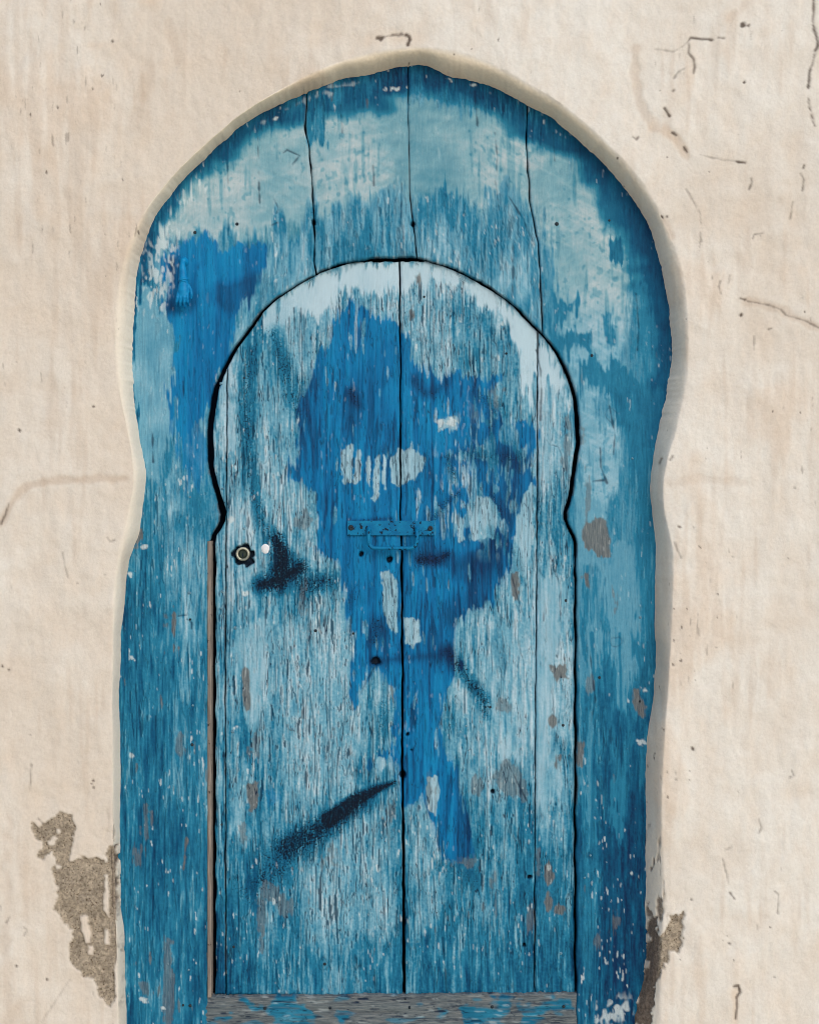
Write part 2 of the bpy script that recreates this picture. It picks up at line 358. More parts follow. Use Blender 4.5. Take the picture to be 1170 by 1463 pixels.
    # where old dark showed through the overpaint (darker blue, brushed), plus shadow and dirt painted beside the knocker
    for sdv, s in ((sd_poly([(300,400),(370,395),(360,430),(330,455),(300,430)]), .55), (sd_poly([(240,366),(254,368),(254,440),(262,448),(240,446)]), .85), (sd_poly([(276,378),(283,378),(281,432),(272,446),(274,420)]), .6),
                   (sd_line([(500,560),(505,600),(490,640)], 9), .3), (sd_line([(655,655),(700,650),(745,660)], 14), .4), (sd_line([(735,670),(728,720),(700,790),(660,815)], 15), .45),
                   (sd_line([(690,800),(680,850),(650,880)], 17), .4), (sd_line([(640,930),(665,965),(685,1010)], [12, 14, 12]), .75), (sd_line([(540,945),(600,938),(640,935)], 3), .45),
                   (sd_line([(600,790),(640,800),(690,800)], 12), .35), (sd_line([(560,500),(520,560),(500,600)], 18), .25),
                   (sd_line([(660,1120),(668,1160)], 5), .5), (sd_line([(592,545),(610,560),(635,548)], 9), .35)):
        m = mk(sdv, 2.5 * n8 + 1.2 * vs, 7) * s
        Vsh = Vsh * (1 - np.clip(m * 1.3, 0, 1))
    Vsh = (.10 + .90 * np.clip(Vsh, 0, 1)) * (1 - .6 * vdash * np.where(PX < 400, .4, 1)) + .05 * lip
    # ------- black spray
    D = np.zeros_like(A)
    for sdv, s, f in ((sd_line([(360,500),(352,560),(354,640),(360,700),(372,740),(392,780)], [5, 9, 10, 10, 9, 8]), .62, 9),
                      (sd_line([(390,476),(404,520),(416,560),(424,590)], [10, 14, 12, 8]), .5, 10),
                      (sd_line([(368,735),(384,775),(400,800)], [4, 6, 8]), .7, 9), (sd_line([(396,770),(404,800),(398,832)], [7, 13, 12]), 1.45, 14), (sd_line([(374,836),(402,828),(428,812)], [9, 12, 10]), 1.35, 13),
                      (sd_line([(410,822),(440,835),(470,830)], [14, 18, 12]), .7, 12), (sd_line([(420,770),(440,740),(448,720)], [8, 8, 6]), .3, 9),
                      (sd_line([(563,1118),(540,1127),(505,1146),(470,1172)], [3, 6, 11, 13]), 1.15, 4), (sd_line([(520,1150),(462,1182),(410,1212)], [11, 18, 22]), .85, 13), (sd_line([(440,1200),(385,1242),(356,1275)], [24, 30, 20]), .56, 22),
                      (sd_line([(640,932),(662,962)], [9, 11]), .62, 8), (sd_line([(668,968),(690,1000),(694,1022)], [8, 10, 5]), .72, 8),
                      (sd_line([(548,944),(575,940),(640,936)], [3, 3, 2]), .3, 4), (sd_ell(537, 944, 9, 7), .7, 4),
                      (sd_line([(592,540),(604,562),(625,560),(640,545)], [5, 6, 6, 4]), .42, 6), (sd_line([(676,560),(705,580),(700,620)], [8, 12, 10]), .40, 9),
                      (sd_line([(600,800),(625,800),(640,792)], [9, 9, 6]), .70, 6), (sd_line([(620,740),(640,715),(655,705)], [6, 8, 6]), .5, 5),
                      (sd_line([(640,650),(648,680)], [7, 8]), .5, 6), (sd_line([(700,700),(716,735)], [6, 7]), .4, 6), (sd_line([(660,648),(745,655)], [10, 8]), .45, 9),
                      (sd_line([(538,890),(536,915)], [9, 8]), .55, 8), (sd_line([(548,1005),(545,1045)], [8, 10]), .45, 8), (sd_line([(562,1000),(563,1060)], [3, 3]), .4, 3),
                      (sd_line([(500,560),(512,580)], [8, 6]), .55, 6), (sd_line([(640,1010),(650,1050)], [16, 20]), .28, 14),
                      (sd_line([(640,1240),(680,1255)], [16, 14]), .34, 13), (sd_line([(700,760),(736,790),(745,830)], [8, 8, 6]), .35, 8), (sd_line([(500,745),(560,741)], [2, 2]), .7, 3),
                      (sd_line([(430,545),(440,600)], [6, 4]), .4, 6), (sd_line([(505,840),(500,870)], [7, 6]), .4, 7),
                      (sd_line([(330,392),(352,400)], [8, 12]), .15, 10)):
        d = np.clip(0.5 - sdv / (2 * f), 0, 1) * s
        D = np.maximum(D, d * (d > 0.002))
    sp = 0.7 * n1 + 0.3 * gn(1.2, 2.5, 51) + 0.3 * g1 + 0.15 * vs
    Dk = ss(-0.1, 0.6, sp * 0.9 + D * 2.6 - 1.45) * ss(0.02, 0.12, D)
    Dk *= 0.93
    D = np.clip(D * .9, 0, 1); Ds = blur(D, 1.6, 1.6)
    T = lay(T, np.clip(Ds * 1.2 - .08, 0, .88) * (1 - .5 * ss(.2, 1.0, g1 + .7 * n1 + .4 * g2)), .11)
    Vsh = Vsh * (1 - np.clip(Ds * 1.4, 0, .9))
    # ------- bare wood
    W = np.zeros_like(A)
    for sdv, r in ((sd_poly([(345,960),(350,950),(356,960),(360,1005),(352,1018),(347,1000)]), .4), (sd_poly([(355,1120),(370,1115),(368,1150),(358,1165),(356,1140)]), .6),
                   (sd_line([(378,1262),(374,1310),(373,1360)], [5, 6, 3]), .8), (sd_poly([(372,1265),(402,1270),(416,1290),(412,1312),(400,1306),(390,1290),(370,1285)]), 1),
                   (sd_line([(347,1180),(350,1200)], 4), .8), (sd_line([(364,1075),(372,1050)], 5), .9), (sd_line([(257,1050),(258,1072)], 5), .8), (sd_line([(212,1150),(211,1190)], [3, 4]), 1), (sd_line([(198,1215),(198,1230)], 4), 1),
                   (sd_line([(240,1340),(243,1400),(241,1470)], [4, 8, 6]), 1.0), (sd_line([(196,762),(194,782)], [6, 5]), .7), (sd_line([(266,1200),(264,1240)], 1.5), .6), (sd_line([(238,880),(240,930)], 1.2), .8),
                   (sd_line([(206,1410),(212,1420)], [6, 4]), 1), (sd_poly([(835,752),(850,738),(866,745),(871,770),(872,795),(862,798),(850,790),(836,780),(832,768)]), .5),
                   (sd_poly([(905,985),(912,984),(922,1010),(920,1028),(910,1022),(904,1005)]), .4), (sd_poly([(704,1110),(712,1090),(722,1085),(745,1100),(752,1130),(756,1150),(744,1140),(730,1138),(712,1125)]), .8),
                   (sd_poly([(787,952),(803,948),(814,955),(812,970),(795,972),(788,965)]), .7), (sd_ell(789, 1030, 6, 9), .3), (sd_ell(799, 1082, 3.5, 14), .6), (sd_ell(785, 1245, 6, 14), .5), (sd_ell(801, 1300, 7, 9), .6), (sd_ell(784, 1290, 4, 10), .5),
                   (sd_ell(768, 1230, 3, 20), .8), (sd_ell(758, 1312, 6, 14), .9), (sd_ell(704, 1270, 3, 18), .8), (sd_ell(879, 1310, 6, 14), .8), (sd_ell(854, 1345, 4, 9), .8), (sd_ell(829, 1078, 4, 14), .7),
                   (sd_ell(433, 850, 4, 20), .8), (sd_ell(613, 1130, 6, 20), .9), (sd_ell(718, 1008, 10, 8), .8), (sd_ell(680, 1125, 10, 10), 1.4), (sd_ell(738, 835, 5, 14), .7), (sd_ell(839, 700, 4, 30), .9), (sd_ell(833, 620, 3, 14), .8),
                   (sd_ell(712, 565, 8, 16), 1.2), (sd_ell(672, 590, 8, 10), 1.2), (sd_ell(432, 745, 10, 12), 1.3), (sd_ell(598, 400, 3, 8), .6), (sd_ell(590, 450, 3, 6), .6), (sd_ell(558, 1165, 5, 22), .9),
                   (sd_ell(665, 1232, 12, 6), 1.3), (sd_ell(250, 900, 2, 12), .7), (sd_ell(880, 860, 3, 8), 1), (sd_ell(470, 1225, 6, 12), 1.5), (sd_ell(812, 640, 4, 26), 1.2), (sd_ell(838, 828, 4, 12), .7), (sd_ell(842, 975, 5, 12), 1.0)):
        W = np.maximum(W, mk(sdv, (1.4 * vs + 1.5 * n3 + .45 * gg + 1.2 * n2) * r, .9) * (1.0 if r < .75 else .6))
    small = ss(3.3, 3.5, gn(1.8, 9, 61) + 0.35 * n25 + 0.3 * np.where(PY > 900, 1, 0) + 0.2 * g1) * (1 - sm)
    W = np.maximum(W, small * 0.75)
    W *= 1 - V * .7
    # ------- holes, nail sockets, hairline cracks that were traced
    H = np.zeros_like(A); H2 = np.zeros_like(A)
    for x, y, r in ((557,798,4.6),(536.5,945,6),(575,1107,5),(704,1131,2.6),(588,1072,1.6),(582,1050,1.3),(590,320,2.6),(449,318,3),(748,1352,1.6),(757,1253,2),(516,792,2.6)):
        H = np.maximum(H, mk(sd_ell(x, y, r, r * 1.1, 20), n2 * .8, 1.0))
    Hc = mk(sd_ell(347, 791, 14, 15, 30), 1.6 * n3 + n2, 1.2); Hc = np.maximum(Hc, mk(sd_ell(353, 801, 10, 9, 20), n2, 1))
    cr = np.zeros_like(A)
    for pts, w in (([(707,190),(710,225),(708,262),(713,300),(716,345)], .9), ([(733,310),(732,360),(733,392),(731,432)], 1.1), ([(574,262),(573,310),(577,345),(576,372)], .8),
                   ([(533,237),(534,265)], .8), ([(726,280),(745,310),(757,335),(764,350)], .8), ([(487,150),(489,190)], 1.2), ([(678,130),(682,180)], 1.2), ([(368,180),(370,260),(371,290)], .8),
                   ([(325,230),(326,262)], .7), ([(722,1085),(735,1110),(745,1130),(756,1152)], 1.2), ([(425,1380),(425,1422)], 1.3), ([(490,1395),(491,1422)], 1.0), ([(535,1385),(536,1422)], 1.0),
                   ([(632,1340),(636,1385),(638,1422)], 1.3), ([(801,1370),(802,1420)], 1.2), ([(348,640),(349,700),(353,752)], 1.1), ([(390,730),(392,790),(393,840)], .9), ([(537,950),(525,970),(515,992)], .8),
                   ([(766,500),(772,530),(773,560),(772,600)], 1.3), ([(857,640),(858,668)], 1.6), ([(846,688),(862,686)], 1.2), ([(867,690),(858,668)], 1), ([(842,930),(845,960),(850,1000),(842,1040)], 1.1), ([(218,620),(219,660)], 1.5),
                   ([(262,545),(263,570),(260,590)], .9), ([(268,885),(274,890),(274,898)], 2), ([(255,880),(270,878)], 1.2), ([(730,820),(738,850),(748,880)], .8), ([(870,580),(878,620),(876,650)], 1.2),
                   ([(283,1395),(287,1420)], 1.1), ([(405,218),(410,214),(428,222),(418,235)], 1.4), ([(392,285),(398,298),(395,305)], 1.6), ([(388,322),(396,318)], 1.3), ([(790,190),(792,230)], .8),
                   ([(430,440),(432,520)], .8), ([(420,440),(421,470)], .8), ([(455,470),(456,560)], .7), ([(643,470),(645,540)], .7), ([(908,420),(912,470),(910,500)], 1.0), ([(842,1410),(842,1463)], 1.0)):
        cr = np.maximum(cr, mk(sd_line(pts, w * .62, 14), 0.45 * n3 + .25 * n2, .8) * .8)
    for x, y, r in ((464,1377,9),(872,592,9),(882,918,9),(808,858,5),(843,1222,7)):            # knots
        q = sd_ell(x, y, r, r * 1.1, 20)
        cr = np.maximum(cr, .5 * np.clip(1 - np.abs(q + 2 + n3 * 1.6) / 1.2, 0, 1))
    grain_on = np.clip(1 - 0.92 * sm, 0, 1)
    ck = np.maximum(np.maximum(l1, l2), l3) * grain_on * .85
    ck = np.maximum(ck, slit * grain_on)
    ck *= np.where(li, .9, 0.55) * (1 - 0.3 * V)
    ck = ck * (1 - .35 * ss(1300, 1400, PY))
    crack = np.clip(np.maximum(ck * .95, cr), 0, 1)
    # ------- bright chips (older white coat showing at flaked edges)
    fl = ss(2.45, 2.8, gn(.75, 3.0, 71) + 0.45 * gn(10, 20, 72) + .25 * g1) * (1 - sm * .8) * (1 - .75 * V) * .8
    fz = mk(sd_poly([(212,345),(238,318),(262,330),(250,372),(246,410),(240,440),(225,452),(212,440),(205,400)]), rag, 6)
    fl = np.maximum(fl, fz * ss(-.2, .6, gn(1.2, 3, 73) + .3 * n3) * .8)
    fz = mk(sd_poly([(262,270),(290,250),(300,262),(262,300),(235,345),(222,345)]), rag, 8)
    fl = np.maximum(fl, fz * ss(.7, 1.3, gn(1.0, 4, 74)) * .9)
    fz = mk(sd_poly([(372,176),(407,155),(474,126),(520,113),(512,122),(474,133),(430,146),(395,165)]), rag * .6, 2) * ss(-.6, .5, gn(9, 2, 75))
    fl = np.maximum(fl, fz * .45)
    fz = mk(sd_poly([(880,1430),(900,1425),(905,1463),(850,1463),(855,1440)]), rag, 8)
    fl = np.maximum(fl, fz * ss(.1, .8, gn(2.0, 3, 76)) * .8)
    for x, y, r in ((642,113,2.2),(566,127,4),(676,122,2),(548,128,3),(395,168,3),(300,208,3),(200,740,3),(206,782,4),(188,820,3),(330,742,5),(354,738,4),(379,784,6),(920,985,4),(916,1060,5),
                    (190,940,3),(189,1080,3),(335,1040,4),(232,1440,3),(205,1428,5),(350,848,3),(628,604,6),(645,604,6)):
        fl = np.maximum(fl, mk(sd_ell(x, y, r, r * .8, 14), 1.2 * n2 + .6 * n1, .8) * .9)
    F['T'] = np.clip(T, 0.02, 1.05); F['tint'] = np.clip(tint, 0, 1); F['V'] = V; F['Vs'] = np.clip(Vsh, 0, 1)
    F['g'] = np.clip(grain_on * np.where(li, 1.0, .5) * (1 - .25 * V) * (1 - .3 * ss(1300, 1400, PY)), 0, 1)
    F['D'] = np.clip(np.maximum(D, np.maximum(H, Hc) * 1.3), 0, 1); F['W'] = W; F['C'] = np.maximum(crack, np.maximum(H, Hc)); F['F'] = np.clip(fl * (1 - Dk * .6) * (1 - np.maximum(H, Hc)), 0, 1)
    # ------- relief, metres towards the viewer
    h = grain_on * (0.00022 * g1 + 0.00032 * g2 + 0.00022 * g3) * np.where(li, 1.0, .8) + 0.0005 * g4 + 0.0006 * n60
    h += (0.00010 * n3 + 0.00012 * n8) * (1 - 0.3 * sm) + 0.00005 * n1 * grain_on + pale * (.00010 * np.where(PX < 575, s2, s1) + .00006 * s4 + .00012 * n3)
    h += 0.00025 * blur(V, .7, .7) - 0.0006 * W + 0.00025 * blur(F['F'], .6, .6)
    flake = ss(-.25, -.05, fk) * grain_on * np.where(li, 1, .5)
    h += 0.00030 * lip * grain_on + 0.00035 * flake - 0.0011 * crack - 0.010 * H - 0.012 * Hc
    h += 0.00008 * n1 * ss(.05, .3, D)
    F['h'] = h.astype(np.float32)
    return F

def rail_fields():
    """weathered bottom rail: grain runs sideways"""
    F = {}
    a = gn(30, 1.2, 101); b = gn(12, .8, 102); c = gn(60, 4, 103); n = gn(3, 2, 104); n8 = gn(14, 8, 105)
    pa = np.zeros_like(a)
    for poly in ([(395,1432),(440,1430),(452,1450),(430,1470),(395,1462),(385,1445)], [(660,1440),(700,1432),(730,1434),(720,1470),(670,1470)], [(770,1428),(815,1426),(818,1440),(780,1450),(745,1470),(740,1440)],
                 [(350,1428),(372,1440),(360,1446)], [(480,1440),(500,1450),(490,1470)], [(625,1438),(640,1446),(632,1465),(620,1455)], [(295,1455),(330,1448),(326,1458),(300,1462)]):
        pa = np.maximum(pa, mk(sd_poly(poly), 4 * n8 + 2 * n + 1.5 * a, 2.5))
    pa = np.maximum(pa * (1 - .5 * ss(.6, 1.2, b)), ss(1.5, 2.0, gn(9, 3, 106)) * .6)
    F['T'] = np.clip(.44 + .05 * n8 + .06 * a, 0, 1); F['tint'] = 0.3 * np.ones_like(a); F['V'] = np.zeros_like(a); F['Vs'] = F['V'] + .5
    F['W'] = np.clip(1 - pa, 0, 1)
    F['C'] = np.clip(np.clip(1 - np.abs(gn(14, 1.5, 107)) / .1, 0, 1) * ss(.0, 1, gn(20, 8, 108)) + ss(1.8, 2.3, gn(6, .9, 109)) + .7 * ss(1.5, 2.2, b), 0, 1)
    F['g'] = .8 + 0 * a; F['D'] = .12 * ss(1.2, 2.2, gn(16, 3, 110)); F['F'] = .35 * ss(1.4, 2.2, gn(5, .8, 111))
    F['h'] = (0.0003 * a + 0.0002 * b + .0003 * c + .0002 * n8 - .001 * F['C'] + .0003 * pa).astype(np.float32)
    return F

# ---------------------------------------------------------------- lime plaster
def wall_fields():
    F = {}
    n2 = gn(1.6, 1.8, 201); n5 = gn(4, 5, 202); n12 = gn(10, 14, 203); n40 = gn(32, 46, 204); n90 = gn(80, 110, 205)
    vt = gn(4, 38, 206); vt2 = gn(1.6, 16, 207); tr = gn(22, 7, 208); n1 = gn(.9, 1, 209)
    left = ss(420, 120, PX)
    # exposed grey mortar
    rag = 1.6 * gn(2.2, 2.6, 211) + 1.5 * n5 + .8 * n1
    M = mk(sd_poly([(42,1174),(50,1176),(56,1183),(66,1180),(76,1171),(85,1159),(93,1163),(102,1166),(113,1185),(104,1191),(101,1210),(100,1231),(118,1225),(134,1226),(150,1231),(154,1214),(160,1208),(168,1206),(172,1205),
        (172,1248),(170,1320),(166,1389),(160,1425),(158,1439),(152,1437),(146,1428),(141,1417),(133,1400),(116,1397),(102,1380),(99,1358),(102,1332),(93,1324),(86,1311),(79,1298),(82,1273),(75,1250),
        (79,1233),(73,1219),(63,1228),(55,1225),(61,1205),(48,1197)]), rag * .75, .7)
    for poly in ([(68,1202),(76,1196),(82,1198),(78,1208),(70,1210)], [(80,1236),(88,1238),(86,1243),(80,1243)], [(115,1312),(124,1311),(127,1330),(130,1350),(123,1348),(117,1334)], [(126,1352),(131,1354),(132,1365),(127,1364)],
                 [(149,1252),(153,1252),(155,1280),(155,1312),(147,1300),(150,1280)], [(149,1330),(155,1330),(155,1350),(150,1350)], [(82,1186),(86,1187),(85,1192),(81,1190)]):
        M *= 1 - mk(sd_poly(poly, 20), rag * .4, .8)
    M = np.maximum(M, ss(.55, .95, gn(2.5, 10, 212) + .3 * n1) * mk(sd_poly([(152,1195),(172,1120),(176,1230),(174,1400),(166,1440),(160,1300),(156,1230)]), 4 * n5, 10) * .75)
    R = mk(sd_poly([(959,1316),(958,1308),(966,1306),(970,1312),(974,1304),(976,1302),(979,1305),(977,1312),(972,1320),(974,1327),(975,1340),(972,1352),(969,1363),(964,1361),(957,1363),(955,1372),(944,1380),(944,1366),
        (948,1350),(946,1340),(953,1330)]), rag * .6, .7)
    R = np.maximum(R, mk(sd_poly([(925,1315),(935,1310),(940,1330),(948,1335),(950,1352),(947,1380),(938,1390),(936,1412),(932,1440),(928,1463),(905,1463),(892,1463),(906,1430),(918,1395),(924,1372)]), rag, 1.0))
    R = np.maximum(R, mk(sd_line([(940,1285),(944,1312)], [3, 4]), rag * .7, 1) * .9)
    R = np.maximum(R, mk(sd_line([(924,1290),(926,1305)], 3), rag * .6, 1) * .9)
    R = np.maximum(R, ss(.9, 1.3, gn(1.3, 5, 213) + .25 * n5) * mk(sd_poly([(922,1170),(936,1165),(944,1230),(948,1300),(946,1330),(922,1330),(917,1230)]), 4 * n5, 8) * .8)
    M = np.maximum(M, R)
    # cracks and scars
    cr = np.zeros_like(M)
    for pts, w in (([(1161,-20),(1162,18),(1160,30),(1163,44),(1168,58),(1168,66),(1164,72)], 1.4), ([(1163,78),(1160,92),(1157,97)], .9), ([(1157,98),(1155,112),(1154,126)], 1.9), ([(1154,138),(1155,150),(1159,165),(1163,180)], 1.1),
                   ([(986,53),(982,60),(984,66),(983,76),(990,84),(992,95),(990,105)], 1.1), ([(988,54),(1005,56),(1016,57)], 1.3), ([(1026,54),(1034,55)], 1), ([(978,98),(968,103),(962,112)], .7), ([(936,70),(950,72),(962,74),(975,66),(982,60)], .5),
                   ([(962,129),(961,131)], 1), ([(949,155),(956,166)], 1.9), ([(960,190),(965,193)], 1.7), ([(977,210),(981,217)], 1.5), ([(903,196),(909,199),(911,196)], 1.1), ([(1052,231),(1064,232)], 1.5), ([(1000,221),(1030,228),(1050,230)], .5),
                   ([(1148,236),(1147,240)], 1.4), ([(1143,248),(1148,256),(1146,272)], .9), ([(1132,288),(1129,312)], .8), ([(1073,254),(1074,260),(1070,270)], .9), ([(980,270),(992,290),(1000,305),(1001,320)], .6), ([(1000,332),(1001,345)], .7),
                   ([(1075,340),(1077,335),(1090,333)], 1), ([(1028,402),(1026,410),(1029,420)], .8), ([(1042,393),(1040,405)], .7), ([(1058,426),(1064,428)], 1.3), ([(1068,430),(1100,436),(1115,442),(1122,450),(1150,458),(1170,468)], .8),
                   ([(1077,480),(1077,500)], .6), ([(1098,470),(1102,469)], 1), ([(538,55),(541,53),(550,53)], 1.3), ([(539,54),(544,57),(546,54)], 2.0), ([(546,54),(560,50),(576,50)], .9), ([(580,50),(585,53),(585,58),(583,64)], 2.4), ([(572,48),(580,52)], 1), ([(945,655),(942,662)], .9), ([(960,652),(957,657)], .9),
                   ([(968,752),(971,753)], 1.4), ([(963,775),(967,785),(972,797)], .7), ([(1042,1275),(1048,1284)], 1.2), ([(1106,1273),(1111,1277),(1110,1305)], .7), ([(1048,1409),(1054,1408),(1057,1418),(1052,1424),(1052,1440),(1050,1455)], 1.5),
                   ([(1083,1171),(1087,1182),(1083,1190)], .8), ([(1130,1100),(1133,1108),(1127,1111)], .9), ([(1032,1228),(1036,1245),(1040,1262)], .6), ([(1035,1215),(1045,1210)], .5), ([(13,720),(8,735),(2,748)], 1.2), ([(45,1092),(44,1115),(43,1130)], .8),
                   ([(154,768),(158,774),(164,772)], .6), ([(90,790),(95,815),(98,825)], .5), ([(14,1311),(10,1318)], .8), ([(35,1325),(40,1328),(35,1337)], .9), ([(100,1400),(80,1430),(60,1460)], .3), ([(55,1170),(62,1178)], .8), ([(300,1500),(301,1501)], .2)):
        cr = np.maximum(cr, mk(sd_line(pts, .45 + w * .75, 14), .3 * n2 + .15 * n1 + .25 * n5, 1.1) * min(1, .15 + w * .62))
    for x, y, r in ((134,581,1.9),(28,614,2),(151,820,1.3),(111,833,1.2),(206,628,1.2),(133,1116,1.5),(134,1125,1.5),(131,1120,1.2),(987,1285,2),(1041,1348,2),(984,1101,1.3),(984,1383,1.3),(965,1113,1.5),(161,59,1.6),(1061,36,4),(1069,36,2.6),
                    (946,311,2.4),(952,309,1.6),(1059,450,2.2),(1062,118,1.3),(1013,245,1),(4,952,1.4),(13,957,2),(24,1380,1.5),(67,1400,1.5),(43,1050,1.2),(870+420/3.54,1050+70/3.54,2.4)):
        cr = np.maximum(cr, mk(sd_ell(x, y, r, r, 12), n2 * .6, .8))
    soft = np.zeros_like(M)
    for pts, w, s in (([(0,748),(30,700),(60,690),(100,686),(180,683)], 3, 1.0), ([(955,690),(1000,684),(1060,690)], 3, .45), ([(908,70),(906,110),(915,150),(930,180),(955,190),(972,205),(980,220)], 4, .8), ([(1075,-10),(1060,10),(1040,28)], 3, .5), ([(1068,430),(1110,440),(1150,462),(1175,470)], 3, .8),
                      ([(1115,280),(1112,300)], 1.5, .3), ([(1068,330),(1066,390)], 3, .4), ([(948,315),(958,338)], 3, .8), ([(240,30),(255,85)], 4, .5), ([(215,95),(205,120),(190,180)], 6, .4)):
        soft = np.maximum(soft, np.clip(1 - (sd_line(pts, w, 20) + 1.2 * n5) / 5, 0, 1) * s)
    pit = ss(3.5, 3.8, gn(1.2, 1.8, 221) + .45 * n40) * .9
    pit = np.maximum(pit, ss(3.2, 3.7, gn(.9, 6, 222) + .5 * left + .45 * n40) * .45)
    # colour fields
    F['M'] = np.clip(M, 0, 1)
    F['C'] = np.clip(np.maximum(cr, pit), 0, 1)
    st = ss(.3, 2.2, .6 * vt + .3 * vt2 + .7 * n40 + .6 * left - .1) * .45 + .7 * soft
    st = np.maximum(st, mk(sd_line([(8,1180),(9,1300),(8,1400),(20,1463)], [3, 7, 8, 14]), 4 * n5 + 3 * vt, 9) * .55)
    F['S'] = np.clip(st, 0, 1)                                                    # warm brown stain
    F['G'] = np.clip(.5 + .26 * n90 + .20 * n40 + .10 * n12 + .10 * tr * .6 + .25 * ss(350, -20, PY) * ss(500, 1100, PX) + .12 * ss(500, 900, PX) - .18 * left, 0, 1)   # 0 pinkish .. 1 cool white
    F['O'] = np.clip(ss(1.0, 2.0, n40 + .4 * n12) * .5 + mk(sd_line([(930,182),(955,190),(978,214)], 5), 2 * n5, 7) * .7 + mk(sd_ell(210,0,14,5), n5, 4) * .9
        + mk(sd_line([(520,62),(560,52),(600,58)], [6, 9, 5]), 3 * n5, 8) * .5 + mk(sd_ell(1048,1440,6,22), 2 * n5, 4) * .7 + mk(sd_ell(145,65,12,4), n5, 4) * .5 + mk(sd_line([(948,1060),(955,1200)], [5, 7]), 3 * n5, 8) * .35, 0, 1)
    h = 0.0016 * n90 + 0.0010 * n40 + .0008 * n12 + .00036 * n5 + .00010 * n2 + .00003 * n1 + .00013 * vt + .00004 * vt2 + .0002 * tr
    h += -.0016 * np.clip(cr, 0, 1) + .0007 * blur(cr, 2.5, 2.5) - .0009 * pit - .0018 * blur(soft, 2, 2) + .0006 * blur(soft, 6, 4)
    h += -.0042 * M + M * (.00022 * n2 + .00045 * n5 + .0001 * n1 + .0006 * n12) - .0006 * M * ss(.5, 1.2, n5)
    h += .0016 * blur(M, 2.5, 2.5) * (1 - M)                       # curled lip of the broken coat
    ridge = np.clip(1 - np.abs(gn(9, 26, 231)) / .12, 0, 1) * ss(.4, 1.2, gn(30, 50, 232))
    h += .00045 * ridge + .0006 * ss(.0, .25, gn(18, 26, 233)) * ss(.2, 1, n90) + .00035 * ss(.0, .15, gn(9, 20, 234)) * ss(.3, 1, n40)
    F['h'] = h.astype(np.float32)
    return F

def smp(A, px, py):
    """bilinear sample, wrapping outside"""
    x = np.mod(px - OX, FW - 1e-3); y = np.mod(py - OY, FH - 1e-3)
    i = np.floor(x).astype(np.int32); j = np.floor(y).astype(np.int32)
    fx = (x - i).astype(np.float32); fy = (y - j).astype(np.float32)
    i1 = (i + 1) % FW; j1 = (j + 1) % FH
    return (A[j, i] * (1 - fx) + A[j, i1] * fx) * (1 - fy) + (A[j1, i] * (1 - fx) + A[j1, i1] * fx) * fy
# ================================================================ scene
def wx(px, y): return (px - 585.0) * S * (CAM_D + y) / CAM_D
def wz(py, y): return CAM_Z + (731.5 - py) * S * (CAM_D + y) / CAM_D
Y_FRAME, Y_LEAF, Y_RAIL = 0.052, 0.064, 0.054
def lin(c):
    out = []
    for v in c:
        v = v / 255.0
        out.append(v / 12.92 if v <= 0.04045 else ((v + 0.055) / 1.055) ** 2.4)
    return tuple(out) + (1.0,)

# ---------------------------------------------------------------- materials
class NT:
    def __init__(self, name):
        self.m = bpy.data.materials.new(name); self.m.use_nodes = True
        self.t = self.m.node_tree; self.t.nodes.clear()
        self.out = self.n('ShaderNodeOutputMaterial'); self.b = self.n('ShaderNodeBsdfPrincipled')
        self.l(self.b.outputs[0], self.out.inputs[0])
    def n(self, k, **kw):
        nd = self.t.nodes.new(k)
        for a, v in kw.items(): setattr(nd, a, v)
        return nd
    def l(self, a, b): self.t.links.new(a, b)
    def val(self, sock, v):
        if hasattr(v, 'is_linked') or hasattr(v, 'links'): self.l(v, sock)
        else: sock.default_value = v
    def mix(self, f, a, b, mode='MIX'):
        nd = self.n('ShaderNodeMix', data_type='RGBA', blend_type=mode)
        self.val(nd.inputs[0], f); self.val(nd.inputs[6], a); self.val(nd.inputs[7], b)
        return nd.outputs[2]
    def math(self, op, a, b=0.0, c=0.0, clamp=False):
        nd = self.n('ShaderNodeMath', operation=op, use_clamp=clamp)
        self.val(nd.inputs[0], a); self.val(nd.inputs[1], b); self.val(nd.inputs[2], c)
        return nd.outputs[0]
    def noise(self, scale, detail=3, rough=.55, stretch=(1, 1, 1)):
        g = self.n('ShaderNodeNewGeometry')
        mp = self.n('ShaderNodeMapping'); mp.inputs['Scale'].default_value = stretch
        self.l(g.outputs['Position'], mp.inputs['Vector'])
        nz = self.n('ShaderNodeTexNoise'); nz.inputs['Scale'].default_value = scale
        nz.inputs['Detail'].default_value = detail; nz.inputs['Roughness'].default_value = rough
        self.l(mp.outputs[0], nz.inputs['Vector'])
        return nz.outputs['Fac']
    def ramp(self, f, stops):
        r = self.n('ShaderNodeValToRGB'); e = r.color_ramp.elements
        while len(e) < len(stops): e.new(0.5)
        for i, (p, c) in enumerate(stops):
            e[i].position = p; e[i].color = c
        self.l(f, r.inputs[0]); return r.outputs[0]
    def bump(self, h, s, d):
        b = self.n('ShaderNodeBump'); b.inputs['Strength'].default_value = s; b.inputs['Distance'].default_value = d
        self.l(h, b.inputs['Height']); self.l(b.outputs[0], self.b.inputs['Normal'])

